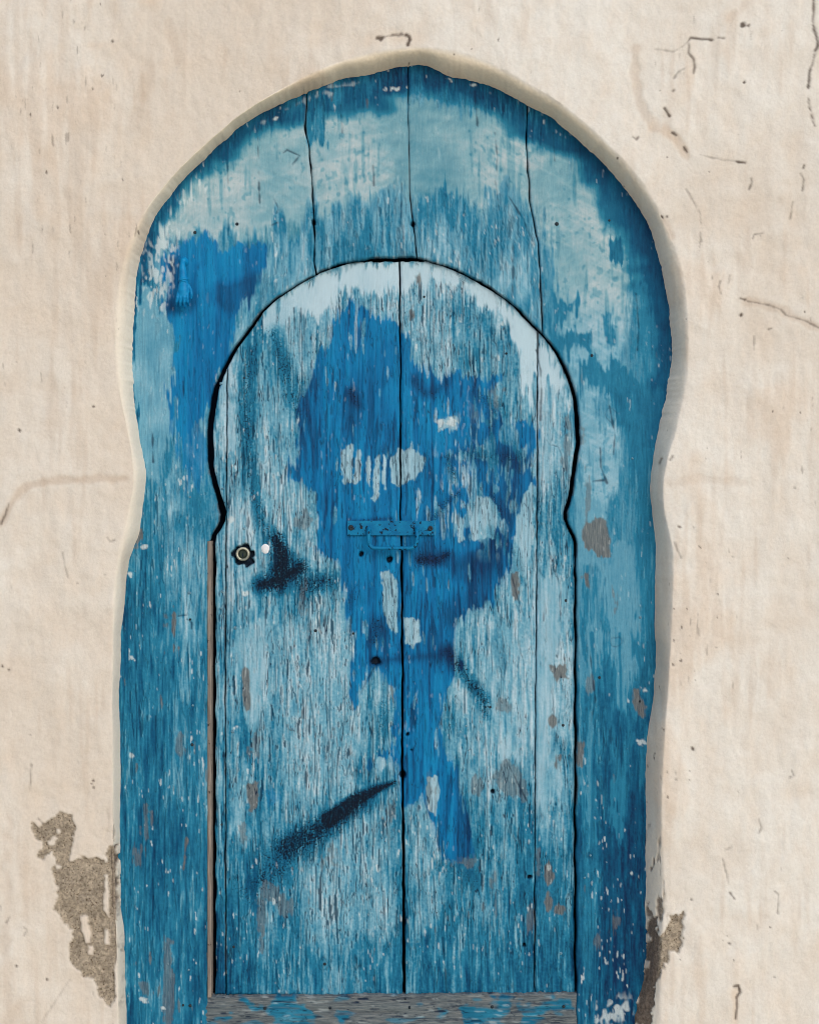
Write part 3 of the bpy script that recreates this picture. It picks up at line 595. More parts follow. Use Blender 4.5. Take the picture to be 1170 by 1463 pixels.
def paint_material(name, horizontal=False):
    t = NT(name)
    a = t.n('ShaderNodeAttribute', attribute_name='coat'); b = t.n('ShaderNodeAttribute', attribute_name='wear')
    sa = t.n('ShaderNodeSeparateColor'); sb = t.n('ShaderNodeSeparateColor')
    t.l(a.outputs['Color'], sa.inputs[0]); t.l(b.outputs['Color'], sb.inputs[0])
    tone, tint, viv, vsh = sa.outputs[0], sa.outputs[1], sa.outputs[2], a.outputs['Alpha']
    dark, wood, crack, chip = sb.outputs[0], sb.outputs[1], sb.outputs[2], b.outputs['Alpha']
    st = (1, 1, 26) if horizontal else (26, 26, 1)
    st = (1.5, 30, 30) if horizontal else (30, 30, 1.5)
    fine = t.noise(26, 4, .6, st)
    speck = t.noise(900, 2, .6)
    gr = t.n('ShaderNodeAttribute', attribute_name='grain').outputs['Fac']
    # hairline checks along the grain
    s2 = (1, 14, 14) if horizontal else (14, 14, 1)
    def checks(scale, width, seedoff, gate_scale, gate):
        nz = t.noise(scale, 1.2, .5, s2)
        r = t.math('ABSOLUTE', t.math('SUBTRACT', nz, .5 + seedoff))
        ln = t.math('SUBTRACT', 1.0, t.math('MULTIPLY', r, 1 / width), clamp=True)
        gt = t.math('MULTIPLY', t.math('SUBTRACT', t.noise(gate_scale, 2, .5, (1.6, 1.6, .7) if not horizontal else (.7, 1, 1.6)), gate), 9, clamp=True)
        return t.math('MULTIPLY', ln, gt)
    ck = t.math('MAXIMUM', checks(20, .034, 0.0, 30, .49), checks(8, .026, .05, 24, .48))
    ck = t.math('MAXIMUM', ck, t.math('MULTIPLY', checks(38, .045, -.03, 40, .54), .6))
    ck = t.math('MULTIPLY', t.math('MULTIPLY', ck, gr), 1.1, clamp=True)
    grit = t.noise(330, 1, .4)
    dark = t.math('MULTIPLY', t.math('MULTIPLY', dark, 8, clamp=True), t.math('MULTIPLY', t.math('ADD', t.math('MULTIPLY', dark, 1.35), t.math('SUBTRACT', t.math('MULTIPLY', t.math('SUBTRACT', t.math('ADD', grit, t.math('MULTIPLY', t.math('SUBTRACT', fine, .5), .4)), .5), 2.4), .66)), 1.9, clamp=True), clamp=True)
    tone2 = t.math('ADD', tone, t.math('MULTIPLY', t.math('SUBTRACT', fine, .5), .16))
    col = t.ramp(tone2, [(0.0, lin((1, 36, 76))), (0.25, lin((4, 82, 120))), (0.5, lin((34, 120, 155))), (0.72, lin((104, 161, 186))), (1.0, lin((174, 202, 217)))])
    col = t.mix(tint, col, t.mix(1.0, col, (1.45, 1.06, .90, 1), 'MULTIPLY'))
    vcol = t.ramp(t.math('ADD', vsh, t.math('MULTIPLY', t.math('SUBTRACT', fine, .5), .5)), [(0.0, lin((0, 36, 78))), (.5, lin((0, 104, 160))), (1.0, lin((8, 126, 180)))])
    col = t.mix(viv, col, vcol)
    wc = t.ramp(t.noise(22, 5, .65, st), [(.3, lin((66, 70, 74))), (.5, lin((100, 103, 104))), (.72, lin((138, 139, 136)))])
    col = t.mix(t.math('MULTIPLY', wood, .88), col, wc)
    col = t.mix(t.math('MULTIPLY', chip, .85), col, lin((196, 212, 218)))
    col = t.mix(t.math('MULTIPLY', t.math('MAXIMUM', crack, ck), .92), col, lin((2, 26, 54)))
    col = t.mix(dark, col, lin((4, 20, 38)))
    col = t.mix(.5, col, t.mix(1.0, col, t.ramp(speck, [(.3, (.72, .72, .72, 1)), (.7, (1.25, 1.25, 1.25, 1))]), 'MULTIPLY'))
    t.l(col, t.b.inputs['Base Color'])
    r = t.math('ADD', .58, t.math('MULTIPLY', speck, .22)); r = t.math('SUBTRACT', r, t.math('MULTIPLY', viv, .08)); r = t.math('ADD', r, t.math('MULTIPLY', wood, .22))
    t.l(r, t.b.inputs['Roughness'])
    t.b.inputs['Specular IOR Level'].default_value = .14
    hh = t.math('SUBTRACT', t.math('ADD', t.math('MULTIPLY', fine, t.math('ADD', .25, gr)), t.math('MULTIPLY', speck, .2)), t.math('MULTIPLY', ck, .8))
    t.bump(hh, .6, .0009)
    return t.m

def plaster_material(name):
    t = NT(name)
    a = t.n('ShaderNodeAttribute', attribute_name='coat'); b = t.n('ShaderNodeAttribute', attribute_name='wear')
    sa = t.n('ShaderNodeSeparateColor'); sb = t.n('ShaderNodeSeparateColor')
    t.l(a.outputs['Color'], sa.inputs[0]); t.l(b.outputs['Color'], sb.inputs[0])
    mort, crack, stain, cool = sa.outputs[0], sa.outputs[1], sa.outputs[2], a.outputs['Alpha']
    ochre, reveal, tan = sb.outputs[0], sb.outputs[1], sb.outputs[2]
    fine = t.noise(160, 5, .6); med = t.noise(18, 4, .6, (1, 1, .5)); gr = t.noise(700, 3, .7)
    col = t.mix(cool, lin((208, 202, 193)), lin((220, 220, 216)))
    col = t.mix(t.math('MULTIPLY', t.ramp(med, [(.42, (0, 0, 0, 1)), (.7, (1, 1, 1, 1))]), .35), col, lin((211, 196, 179)))
    col = t.mix(t.math('MULTIPLY', reveal, .8), col, lin((226, 222, 210)))
    col = t.mix(t.math('MULTIPLY', tan, .75), col, t.mix(t.noise(9, 4, .6), lin((240, 226, 200)), lin((234, 227, 210))))
    col = t.mix(t.math('MULTIPLY', stain, .55), col, lin((176, 155, 134)))
    col = t.mix(t.math('MULTIPLY', ochre, .34), col, lin((214, 188, 160)))
    mc = t.ramp(t.math('ADD', t.math('MULTIPLY', fine, .45), t.math('MULTIPLY', t.noise(40, 5, .7), .55)), [(.3, lin((104, 96, 86))), (.5, lin((146, 137, 123))), (.7, lin((182, 171, 154)))])
    mc = t.mix(t.ramp(t.noise(260, 2, .5), [(.60, (0, 0, 0, 1)), (.68, (1, 1, 1, 1))]), mc, lin((84, 70, 54)))
    mc = t.mix(t.math('MULTIPLY', reveal, .75), mc, t.ramp(fine, [(.3, lin((78, 68, 64))), (.7, lin((122, 108, 98)))]))
    col = t.mix(mort, col, mc)
    col = t.mix(t.math('MULTIPLY', crack, .9), col, lin((74, 62, 54)))
    col = t.mix(.3, col, t.mix(1.0, col, t.ramp(fine, [(.3, (.82, .81, .80, 1)), (.7, (1.14, 1.14, 1.14, 1))]), 'MULTIPLY'))
    t.l(col, t.b.inputs['Base Color'])
    t.b.inputs['Roughness'].default_value = .88; t.b.inputs['Specular IOR Level'].default_value = .2
    t.bump(t.math('ADD', t.math('ADD', fine, t.math('MULTIPLY', gr, .35)), t.math('MULTIPLY', t.noise(38, 5, .65, (1, 1, .6)), 1.6)), .5, .0018)
    return t.m

def plain(name, c0, c1, scale, rough=.7, metal=0.0, bump=.2, stretch=(1, 1, 1), chips=None, dist=.0005):
    t = NT(name)
    t.b.inputs['Specular IOR Level'].default_value = .12
    n = t.noise(scale, 4, .6, stretch)
    col = t.ramp(n, [(.32, lin(c0)), (.68, lin(c1))])
    if chips:
        q = t.ramp(t.noise(chips[0], 3, .65), [(chips[1], (0, 0, 0, 1)), (chips[1] + .04, (1, 1, 1, 1))])
        col = t.mix(q, col, lin(chips[2]))
    t.l(col, t.b.inputs['Base Color'])
    t.b.inputs['Roughness'].default_value = rough; t.b.inputs['Metallic'].default_value = metal
    t.bump(n, bump, dist)
    return t.m

M_PAINT = paint_material('weathered_blue_paint')
M_RAIL = paint_material('weathered_grey_wood', True)
M_PLASTER = plaster_material('lime_plaster')
M_EDGE = plain('bare_edge_wood', (98, 92, 88), (150, 142, 134), 14, .8, 0, .4, (30, 30, 1.5), (60, .62, (70, 62, 58)))
M_INNER = plain('gap_dark', (10, 22, 42), (16, 36, 60), 20, .8, 0, .3, (20, 20, 1))  # dark navy painted for the unlit look inside the gaps
M_IRON = plain('blue_painted_iron', (4, 98, 148), (14, 122, 168), 60, .5, 0, .3, (1, 1, 1), (130, .57, (8, 34, 56)))
M_IRON_DEEP = plain('dark_blue_painted_iron', (6, 108, 168), (16, 134, 190), 60, .42, 0, .3, (1, 1, 1), (300, .70, (60, 120, 160)))
M_NAIL = plain('painted_nail_head', (60, 110, 138), (120, 158, 174), 300, .5, .1, .4, (1, 1, 1), (500, .6, (20, 36, 50)))
M_DKNAIL = plain('rusty_nail_head', (22, 38, 52), (58, 66, 70), 300, .6, .3, .5)
M_BRASS = plain('tarnished_lock_metal', (120, 128, 120), (196, 196, 180), 120, .38, .55, .3)
M_LOCKDK = plain('grimy_lock_core', (24, 34, 34), (62, 74, 66), 200, .6, .3, .5)
M_WHITE = plain('dried_white_paint', (206, 212, 222), (224, 228, 234), 200, .5, 0, .3)
M_GROUND = plain('sandy_paving', (186, 174, 154), (212, 200, 180), 3, .9, 0, .6, (1, 1, 1), (40, .66, (120, 108, 94)), .004)
M_CORE = plain('rubble_masonry', (120, 108, 94), (168, 154, 134), 8, .95, 0, .8, dist=.01)

# ---------------------------------------------------------------- helpers
def props(o, label=None, category=None, group=None, kind=None):
    for k, v in (('label', label), ('category', category), ('group', group), ('kind', kind)):
        if v: o[k] = v
    return o

def empty(name, loc):
    o = bpy.data.objects.new(name, None); o.empty_display_size = .05
    COL.objects.link(o); o.location = loc
    return o

def link(name, me, mat, parent=None, loc=(0, 0, 0), smooth=True):
    o = bpy.data.objects.new(name, me); COL.objects.link(o)
    if mat is not None and not me.materials: me.materials.append(mat)
    if parent is not None:
        o.parent = parent
        pl = Vector(parent.location)
        q = parent.parent
        while q is not None: pl += Vector(q.location); q = q.parent
        o.location = Vector(loc) - pl
    else: o.location = loc
    if smooth and len(me.polygons): me.polygons.foreach_set('use_smooth', np.ones(len(me.polygons), bool))
    return o

def grid_mesh(name, V, attrs, origin, wrap=False):
    """V (ny,nx,3) world positions -> mesh relative to origin, with colour attributes"""
    ny, nx = V.shape[:2]
    me = bpy.data.meshes.new(name)
    co = (V - np.array(origin, np.float32)).reshape(-1, 3).astype(np.float32)
    idx = np.arange(ny * nx, dtype=np.int32).reshape(ny, nx)
    q = np.stack([idx[:-1, :-1], idx[1:, :-1], idx[1:, 1:], idx[:-1, 1:]], -1).reshape(-1, 4)
    me.vertices.add(len(co)); me.vertices.foreach_set('co', co.ravel())
    me.loops.add(q.size); me.loops.foreach_set('vertex_index', q.ravel())
    me.polygons.add(len(q)); me.polygons.foreach_set('loop_start', np.arange(0, q.size, 4, dtype=np.int32))
    me.polygons.foreach_set('use_smooth', np.ones(len(q), bool))
    me.update(calc_edges=True)
    for k, A in attrs.items():
        at = me.attributes.new(k, 'FLOAT_COLOR', 'POINT')
        at.data.foreach_set('color', A.reshape(-1, 4).astype(np.float32).ravel())
    return me

def pad(A, n=1):
    for _ in range(n):
        A = np.concatenate([A[:1], A, A[-1:]], 0); A = np.concatenate([A[:, :1], A, A[:, -1:]], 1)
    return A

def plank(name, parent, px, py, F, plane, mat, thick=.028, lift=0.0, tonesh=0.0, rnd=1.0, round_edges=(1, 1, 1, 1)):
    """a board: front relief sampled from the fields, eased edges and real thickness.  px, py (ny,nx) outline units"""
    jl = np.exp(-np.abs(px - px[:, :1]) / 2.5) + np.exp(-np.abs(px[:, -1:] - px) / 2.5)
    jv = np.exp(-np.abs(py - py[:1]) / 2.5) + np.exp(-np.abs(py[-1:] - py) / 2.5)
    px = px + jl * .42 * smp(NOISE_J, px, py); py = py + jv * .6 * smp(NOISE_J, px * 1.3 + 40, py)
    h = smp(F['h'], px, py) + lift
    # ease the long edges and ends
    dl = np.abs(px - px[:, :1]); dr = np.abs(px[:, -1:] - px); dt = np.abs(py - py[:1]); db = np.abs(py[-1:] - py)
    wob = 1 + .5 * smp(NOISE_E, px, py)
    e = np.zeros_like(h)
    for d, on in ((dl, round_edges[0]), (dr, round_edges[1]), (dt, round_edges[2]), (db, round_edges[3])):
        if on: e = np.maximum(e, np.clip(1 - d / (3.2 * on * np.clip(wob, .4, 2)), 0, 1) ** 2)
    h = h - .0022 * e * rnd
    edge = np.clip(e, 0, 1)
    X, Z = wx(px, plane), wz(py, plane)
    V = np.stack([X, plane - h, Z], -1)
    V = pad(V)
    V[0, :, 1] = V[-1, :, 1] = plane + thick; V[:, 0, 1] = V[:, -1, 1] = plane + thick
    def ch(k): return smp(F[k], px, py)
    T = np.clip(ch('T') + tonesh, 0, 1)
    A = pad(np.stack([T, ch('tint'), ch('V'), ch('Vs')], -1))
    W = np.clip(ch('W') + .55 * (edge > .75) * (smp(NOISE_E, px * 1.7, py * .8) > .9), 0, 1)
    Cc = np.clip(ch('C') + .25 * edge * (smp(NOISE_E, px, py) > 0), 0, 1)
    B = np.stack([ch('D'), W, Cc, ch('F')], -1)
    B = pad(B)
    B[0, :, 0] = B[-1, :, 0] = 1; B[:, 0, 0] = B[:, -1, 0] = 1
    cx = float((wx(px.min(), plane) + wx(px.max(), plane)) / 2)
    org = (cx, plane + thick, float(wz(py.max(), plane)))
    G = pad(np.repeat(ch('g')[..., None], 4, -1))
    me = grid_mesh(name, V, {'coat': A, 'wear': B, 'grain': G}, org)
    o = link(name, me, mat, parent, org)
    return o

def rows(y0, y1, step, dense_top=False):
    n = int((y1 - y0) / step) + 1
    t = np.linspace(0, 1, n)
    if dense_top:                     # finer rows where an arch starts flat
        t2 = np.concatenate([np.linspace(0, 1, 26)[:-1] ** 2 * (24 * step / (y1 - y0)), np.linspace(24 * step / (y1 - y0), 1, n)])
        t = t2
    return y0 + (y1 - y0) * t

def row_board(L, R, ys, step):
    l = L(ys); r = R(ys); n = max(6, int((r - l).max() / step))
    u = np.linspace(0, 1, n)[None, :]
    px = l[:, None] * (1 - u) + r[:, None] * u
    return px, np.repeat(ys[:, None], n, 1)

def col_board(SL, SR, top, bot, step):
    """columns between two wandering seams, between y = top and y = bot(x)"""
    xl, xr = float(SL(250)), float(SR(250)); n = int((xr - xl) / step)
    u = np.linspace(0, 1, n)[None, :]
    xm = SL(380) * (1 - u) + SR(380) * u
    m = int((float(np.max(bot(xm))) - top) / step)
    v = np.linspace(0, 1, m)[:, None]
    py = top * (1 - v) + bot(xm) * v
    px = SL(py) * (1 - u) + SR(py) * u
    py = top * (1 - v) + bot(px[-1:]) * v
    return px, py

def bm_obj(name, bm, mat, parent, loc, smooth=True):
    me = bpy.data.meshes.new(name); bm.to_mesh(me); bm.free()
    return link(name, me, mat, parent, loc, smooth)

def bevel_box(name, x0, x1, y0, y1, z0, z1, mat, parent=None, bev=.002, seg=2):
    bm = bmesh.new(); bmesh.ops.create_cube(bm, size=1)
    c = Vector(((x0 + x1) / 2, (y0 + y1) / 2, z0))
    for v in bm.verts: v.co = Vector((v.co.x * (x1 - x0), v.co.y * (y1 - y0), (v.co.z + .5) * (z1 - z0)))
    if bev: bmesh.ops.bevel(bm, geom=bm.edges[:], offset=bev, segments=seg, affect='EDGES', profile=.6)
    return bm_obj(name, bm, mat, parent, c, False)

def lathe_y(prof, seg=20, squash=1.0):
    """profile of (radius, y) turned round the Y axis"""
    bm = bmesh.new(); rings = []
    for r, y in prof:
        if r < 1e-6: rings.append([bm.verts.new((0, y, 0))]); continue
        rings.append([bm.verts.new((r * math.cos(2 * math.pi * k / seg), y, r * squash * math.sin(2 * math.pi * k / seg))) for k in range(seg)])
    for a, b in zip(rings[:-1], rings[1:]):
        for k in range(seg):
            k2 = (k + 1) % seg
            if len(a) == 1: bm.faces.new((a[0], b[k], b[k2]))
            elif len(b) == 1: bm.faces.new((a[k], b[0], a[k2]))
            else: bm.faces.new((a[k], b[k], b[k2], a[k2]))
    bmesh.ops.recalc_face_normals(bm, faces=bm.faces[:])
    return bm

def tube(pts, rad, seg=10, caps=True):
    bm = bmesh.new(); rings = []
    n = len(pts)
    if not hasattr(rad, '__len__'): rad = [rad] * n
    for i, p in enumerate(pts):
        a = Vector(pts[max(i - 1, 0)]); b = Vector(pts[min(i + 1, n - 1)])
        q = (b - a).to_track_quat('Z', 'Y')
        rings.append([bm.verts.new(Vector(p) + q @ Vector((rad[i] * math.cos(2 * math.pi * k / seg), rad[i] * math.sin(2 * math.pi * k / seg), 0))) for k in range(seg)])
    for a, b in zip(rings[:-1], rings[1:]):
        # match ring phase
        off = min(range(seg), key=lambda s: sum((a[k].co - b[(k + s) % seg].co).length for k in range(0, seg, 3)))
        for k in range(seg):
            bm.faces.new((a[k], a[(k + 1) % seg], b[(k + 1 + off) % seg], b[(k + off) % seg]))
    if caps: bm.faces.new(rings[0]); bm.faces.new(rings[-1])
    bmesh.ops.recalc_face_normals(bm, faces=bm.faces[:])
    return bm

# ---------------------------------------------------------------- ground
bm = bmesh.new(); bmesh.ops.create_grid(bm, x_segments=24, y_segments=24, size=150)
ground = bm_obj('ground', bm, M_GROUND, None, (0, 0, 0), False)
props(ground, kind='structure')

# ---------------------------------------------------------------- wall
WF = wall_fields()
Ai = np.array(OPEN_IN, float); Ao = np.array(OPEN_OUT, float)
CXC, CYC = 575.0, 600.0
def curve_fn(P):
    """outline as a function of direction: angle round (575,600) above it, height below it"""
    up = P[P[:, 1] <= CYC + 1]; th = np.arctan2(-(up[:, 1] - CYC), up[:, 0] - CXC)
    r = np.hypot(up[:, 0] - CXC, up[:, 1] - CYC); o = np.argsort(th)
    lo = P[(P[:, 1] >= CYC - 45)]; le = lo[lo[:, 0] < CXC]; ri = lo[lo[:, 0] > CXC]
    le = le[np.argsort(le[:, 1])]; ri = ri[np.argsort(ri[:, 1])]
    xl0 = np.interp(CYC, le[:, 1], le[:, 0]); xr0 = np.interp(CYC, ri[:, 1], ri[:, 0])
    tt = np.concatenate([[0], th[o][(th[o] > .02) & (th[o] < math.pi - .02)], [math.pi]])
    rr = np.concatenate([[xr0 - CXC], r[o][(th[o] > .02) & (th[o] < math.pi - .02)], [CXC - xl0]])
    return (tt, rr), (le[:, 1], le[:, 0]), (ri[:, 1], ri[:, 0])
def smooth1(a, k):
    w = np.hanning(2 * k + 3)[1:-1]; w /= w.sum()
    return np.convolve(np.pad(a, k, mode='edge'), w, 'valid')
YB = 1598.0                                           # foot of the wall
nb = 470; na = 1240
ylow = np.linspace(YB, CYC, nb, endpoint=False); ang = np.linspace(math.pi, 0, na); yup = np.linspace(CYC, YB, nb + 1)[1:]
def outline(P, k):
    (tt, rr), (ly, lx), (ry, rx) = curve_fn(P)
    L = np.stack([np.interp(ylow, ly, lx), ylow], -1)
    Rr = np.interp(ang, tt, rr); U = np.stack([CXC + Rr * np.cos(ang), CYC - Rr * np.sin(ang)], -1)
    R = np.stack([np.interp(yup, ry, rx), yup], -1)
    A = np.concatenate([L, U, R]); A[:, 0] = smooth1(A[:, 0], k); A[1:-1, 1] = smooth1(A[:, 1], k)[1:-1]
    return A
IN = outline(Ai, 7); OUT = outline(Ao, 12)
N = len(IN)
dirs = np.concatenate([np.stack([-np.ones(nb), np.zeros(nb)], -1), np.stack([np.cos(ang), -np.sin(ang)], -1), np.stack([np.ones(nb), np.zeros(nb)], -1)])
# reveal: from the door plane out to the wall face, with a rounded worn arris
tr_ = np.concatenate([np.linspace(0, 1, 44) ** 0.9])
RV = []; 
rng = np.random.default_rng(5)
def oc_noise(n, k, seed):
    a = np.random.default_rng(seed).standard_normal(n + 2 * k); w = np.hanning(2 * k + 1); w /= w.sum()
    a = np.convolve(a, w, 'valid'); return a / a.std()
ragin = .35 * oc_noise(N, 4, 1)[:N] + .8 * oc_noise(N, 22, 2)[:N]
IN = IN + dirs * ragin[:, None] * .8
UPM = ss(700, 400, IN[:, 1])
cols_pos = []; cols_uv = []; cols_rev = []
DEPTH = Y_FRAME + .004
# the lip is worn round over the arch and on the left, cut straighter on the right
_top = ss(640, 250, IN[:, 1]); _lft = ss(620, 480, IN[:, 0])
EXPO = 1.35 + 1.6 * _top * (1 - .45 * ss(800, 940, IN[:, 0])) + 1.1 * _lft * (1 - _top)
TAN = _top * ss(980, 800, IN[:, 0]) * ss(150, 330, IN[:, 0])  # ochre stain and warm ground bounce painted into the arch lip
for j, t in enumerate(tr_):
    s = t
    depth = DEPTH * (1 - s) ** EXPO
    # in the photograph the two edges are seen through the lens: place each on its own real plane
    Pin = np.stack([wx(IN[:, 0], DEPTH), wz(IN[:, 1], DEPTH)], -1)
    Pout = np.stack([wx(OUT[:, 0], 0), wz(OUT[:, 1], 0)], -1)
    f = s ** 1.05
    xz = Pin * (1 - f) + Pout * f
    cols_pos.append(np.stack([xz[:, 0], depth, xz[:, 1]], -1))
    cols_uv.append(IN * (1 - f) + OUT * f); cols_rev.append(np.full(N, 1 - ss(.62, 1.0, s)))
k_round = 10
off = np.concatenate([np.arange(1, 120) * 2.0, 238 + np.arange(1, 70) * 2.6])
g = off[-1]; extra = []
stp = 4.0
while g < 4200: stp *= 1.16; g += stp; extra.append(g)
off = np.concatenate([off, extra])
for d in off:
    P = OUT + dirs * d
    P[:, 1] = np.where(P[:, 1] < -1400, -1400 + (P[:, 1] + 1400) * .3, P[:, 1])
    cols_pos.append(np.stack([wx(P[:, 0], 0), np.zeros(N), wz(P[:, 1], 0)], -1))
    cols_uv.append(P); cols_rev.append(np.zeros(N))
POS = np.array(cols_pos, np.float32); UV = np.array(cols_uv, np.float32); RV = np.array(cols_rev, np.float32)
# soften the arris across the profile
dep = POS[:, :, 1].copy()
for _ in range(80): dep[1:-1] = (dep[:-2] + 2 * dep[1:-1] + dep[2:]) / 4
POS[:, :, 1] = dep
H = smp(WF['h'], UV[:, :, 0], UV[:, :, 1])
H = H * (1 - .4 * RV * (1 - smp(WF['M'], UV[:, :, 0], UV[:, :, 1])))
nrm_in = RV * .75                                     # part of the relief acts sideways in the reveal
POS[:, :, 1] -= H * (1 - nrm_in)
dirw = np.stack([dirs[:, 0], -dirs[:, 1]], -1)
POS[:, :, 0] -= H * nrm_in * dirw[None, :, 0]; POS[:, :, 2] -= H * nrm_in * dirw[None, :, 1]
def wch(k): return smp(WF[k], UV[:, :, 0], UV[:, :, 1])
infr = ((UV[:, :, 0] > OX) & (UV[:, :, 0] < OX + FW) & (UV[:, :, 1] > OY) & (UV[:, :, 1] < OY + FH)).astype(np.float32)
coat = np.stack([wch('M') * infr, wch('C') * infr, wch('S'), wch('G')], -1)
wear = np.stack([wch('O') * infr, RV, RV * TAN[None, :].astype(np.float32), infr], -1)  # third channel: ochre stain plus painted ground bounce on the arch lip
wall = props(empty('plaster_wall', (0, 0, 0)), 'cream limewashed plaster wall with peeling patches around the arched blue door', 'wall', kind='thing')
V = np.transpose(POS, (1, 0, 2)); coat = np.transpose(coat, (1, 0, 2)); wear = np.transpose(wear, (1, 0, 2))
me = grid_mesh('plaster_coat', V, {'coat': coat, 'wear': wear}, (0, 0, 0))
link('plaster_coat', me, M_PLASTER, wall, (0, 0, 0))
bevel_box('masonry_core', -6.2, 6.2, .185, .60, -.05, 4.4, M_CORE, wall, 0)
del POS, UV, V, coat, wear, H

# ---------------------------------------------------------------- door frame (fixed boards)
WD = wood_fields(); NOISE_E = gn(5, 14, 301); NOISE_J = .6 * gn(1.6, 4, 302) + .6 * gn(4, 10, 303)
ST = 1.5
zf = float(wz(1560, Y_FRAME))
frame = props(empty('arched_surround', (0, Y_FRAME + .05, zf)), 'fixed blue keyhole frame of weathered boards surrounding the inner door', 'door frame', kind='thing')
inn_l = lambda y: arch_l(y) - np.interp(y, [371, 400, 520, 640, 770, 800], [2.5, 3.5, 4.8, 5.5, 4.5, 8.0])
inn_r = lambda y: arch_r(y) + np.interp(y, [371, 400, 520, 640, 770, 800], [1.5, 2.0, 3.0, 4.0, 3.0, 2.2])
top_b = lambda x: arch_top(x) - 3.0 - .6 * np.sin(np.asarray(x) * .12)
gapA = lambda y: SEAM_A(y) - .9 + .5 * np.sin(np.asarray(y) * .13)
gapA2 = lambda y: SEAM_A(y) + .9 + .4 * np.sin(np.asarray(y) * .21 + 1)
gapB = lambda y: SEAM_B(y) - .3 - .4 * ss(250, 320, np.asarray(y, float)) + .2 * np.sin(np.asarray(y) * .17); gapB2 = lambda y: SEAM_B(y) + .3 + .4 * ss(250, 320, np.asarray(y, float))
gapC = lambda y: SEAM_C(y) - .8 + .4 * np.sin(np.asarray(y) * .15); gapC2 = lambda y: SEAM_C(y) + .8
ys = rows(60, 1560, ST)
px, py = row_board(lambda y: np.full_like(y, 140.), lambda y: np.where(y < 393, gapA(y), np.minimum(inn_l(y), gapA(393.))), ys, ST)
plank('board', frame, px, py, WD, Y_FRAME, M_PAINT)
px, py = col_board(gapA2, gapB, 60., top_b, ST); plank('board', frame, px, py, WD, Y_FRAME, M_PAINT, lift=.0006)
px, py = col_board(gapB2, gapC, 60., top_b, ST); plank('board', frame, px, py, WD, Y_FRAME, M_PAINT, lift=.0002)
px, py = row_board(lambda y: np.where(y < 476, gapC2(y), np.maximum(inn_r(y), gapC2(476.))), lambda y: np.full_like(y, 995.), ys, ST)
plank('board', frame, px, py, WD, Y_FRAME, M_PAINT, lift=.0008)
# bare lath on the inner edge of the left jamb
ysl = rows(773, 1424, 2.0)
EF = {k: v for k, v in WD.items()}
lath = bevel_box('edge_lath', wx(297, Y_FRAME), wx(302.6, Y_FRAME), Y_FRAME - .0012, Y_FRAME + .03, wz(1425, Y_FRAME), wz(773, Y_FRAME), M_EDGE, frame, .0012)
bevel_box('light_block_panel', wx(150, Y_FRAME), wx(990, Y_FRAME), .150, .180, wz(1600, .2), wz(40, .2), M_INNER, frame, 0)  # added panel: blocks light from behind and fills the gaps dark
RF = rail_fields()
px, py = row_board(lambda y: 289.5 + .6 * np.sin(y * .3), lambda y: 824.5 + 0 * y, rows(1424, 1560, ST), ST)
py = py - (px - 290) * (5.0 / 535) * np.clip((1560 - py) / 136, 0, 1)
rail = plank('bottom_rail', frame, px, py, RF, Y_RAIL, M_RAIL, lift=.0)
rail['label'] = 'grey bare-wood bottom rail with scraps of blue paint'

# ---------------------------------------------------------------- door leaf
leaf = props(empty('door_leaf', (float(wx(565, Y_LEAF)), Y_LEAF + .03, float(wz(1420, Y_LEAF)))),
             'inner keyhole-shaped plank door with peeling pale blue paint and bright blue overpaint', 'door', kind='thing')
lf_l = lambda y: arch_l(y) + np.interp(y, [371, 400, 520, 640, 740, 800], [1.5, 2.2, 3.5, 4.5, 4.5, 3.6])
lf_r = lambda y: arch_r(y) - np.interp(y, [371, 400, 520, 640, 770, 800], [1.5, 2.0, 3.0, 3.6, 2.6, 1.8])
YT = 374.0; YBOT = 1421.0
def solve(f, tgt, a, b, inc):
    for _ in range(40):
        m = (a + b) / 2
        if (f(m) < tgt) == inc: a = m
        else: b = m
    return (a + b) / 2
g1w = lambda y: np.interp(y, [374, 745, 800, 1250, 1421], [1.0, 1.1, 1.5, 1.7, 2.4])
ya = solve(lambda y: float(lf_l(y)), 324.5, 430, 640, False)
# far left strip
px, py = row_board(lf_l, lambda y: LEAF_A(y) - 1.0, rows(ya, YBOT, 1.2), 1.15)
P_A = plank('plank', leaf, px, py, WD, Y_LEAF, M_PAINT, .026, lift=-.0006)
ysx = np.concatenate([rows(YT, ya, 1.2, True), rows(ya, YBOT, 1.2)[1:]])
px, py = row_board(lambda y: np.where(y < ya, lf_l(y), LEAF_A(y) + 1.0), lambda y: LEAF_B(y) - g1w(y) * (1 + .15 * np.sin(y * .07)), ysx, 1.15)
P_B = plank('plank', leaf, px, py, WD, Y_LEAF, M_PAINT, .026, lift=.0004)
yc = solve(lambda y: float(lf_r(y)), 768.0, 400, 560, True)
ysx = np.concatenate([rows(YT, yc, 1.2, True), rows(yc, YBOT - 1, 1.2)[1:]])
px, py = row_board(lambda y: LEAF_B(y) + g1w(y), lambda y: np.where(y < yc, lf_r(y), LEAF_C(y) - .8), ysx, 1.15)
P_C = plank('plank', leaf, px, py, WD, Y_LEAF, M_PAINT, .026, lift=.0)
px, py = row_board(lambda y: LEAF_C(y) + .8, lf_r, rows(yc, YBOT - 2, 1.2), 1.15)
P_D = plank('plank', leaf, px, py, WD, Y_LEAF, M_PAINT, .026, lift=.0007)
def plank_at(x):
    return P_A if x < 323 else P_B if x < 574 else P_C if x < 766 else P_D

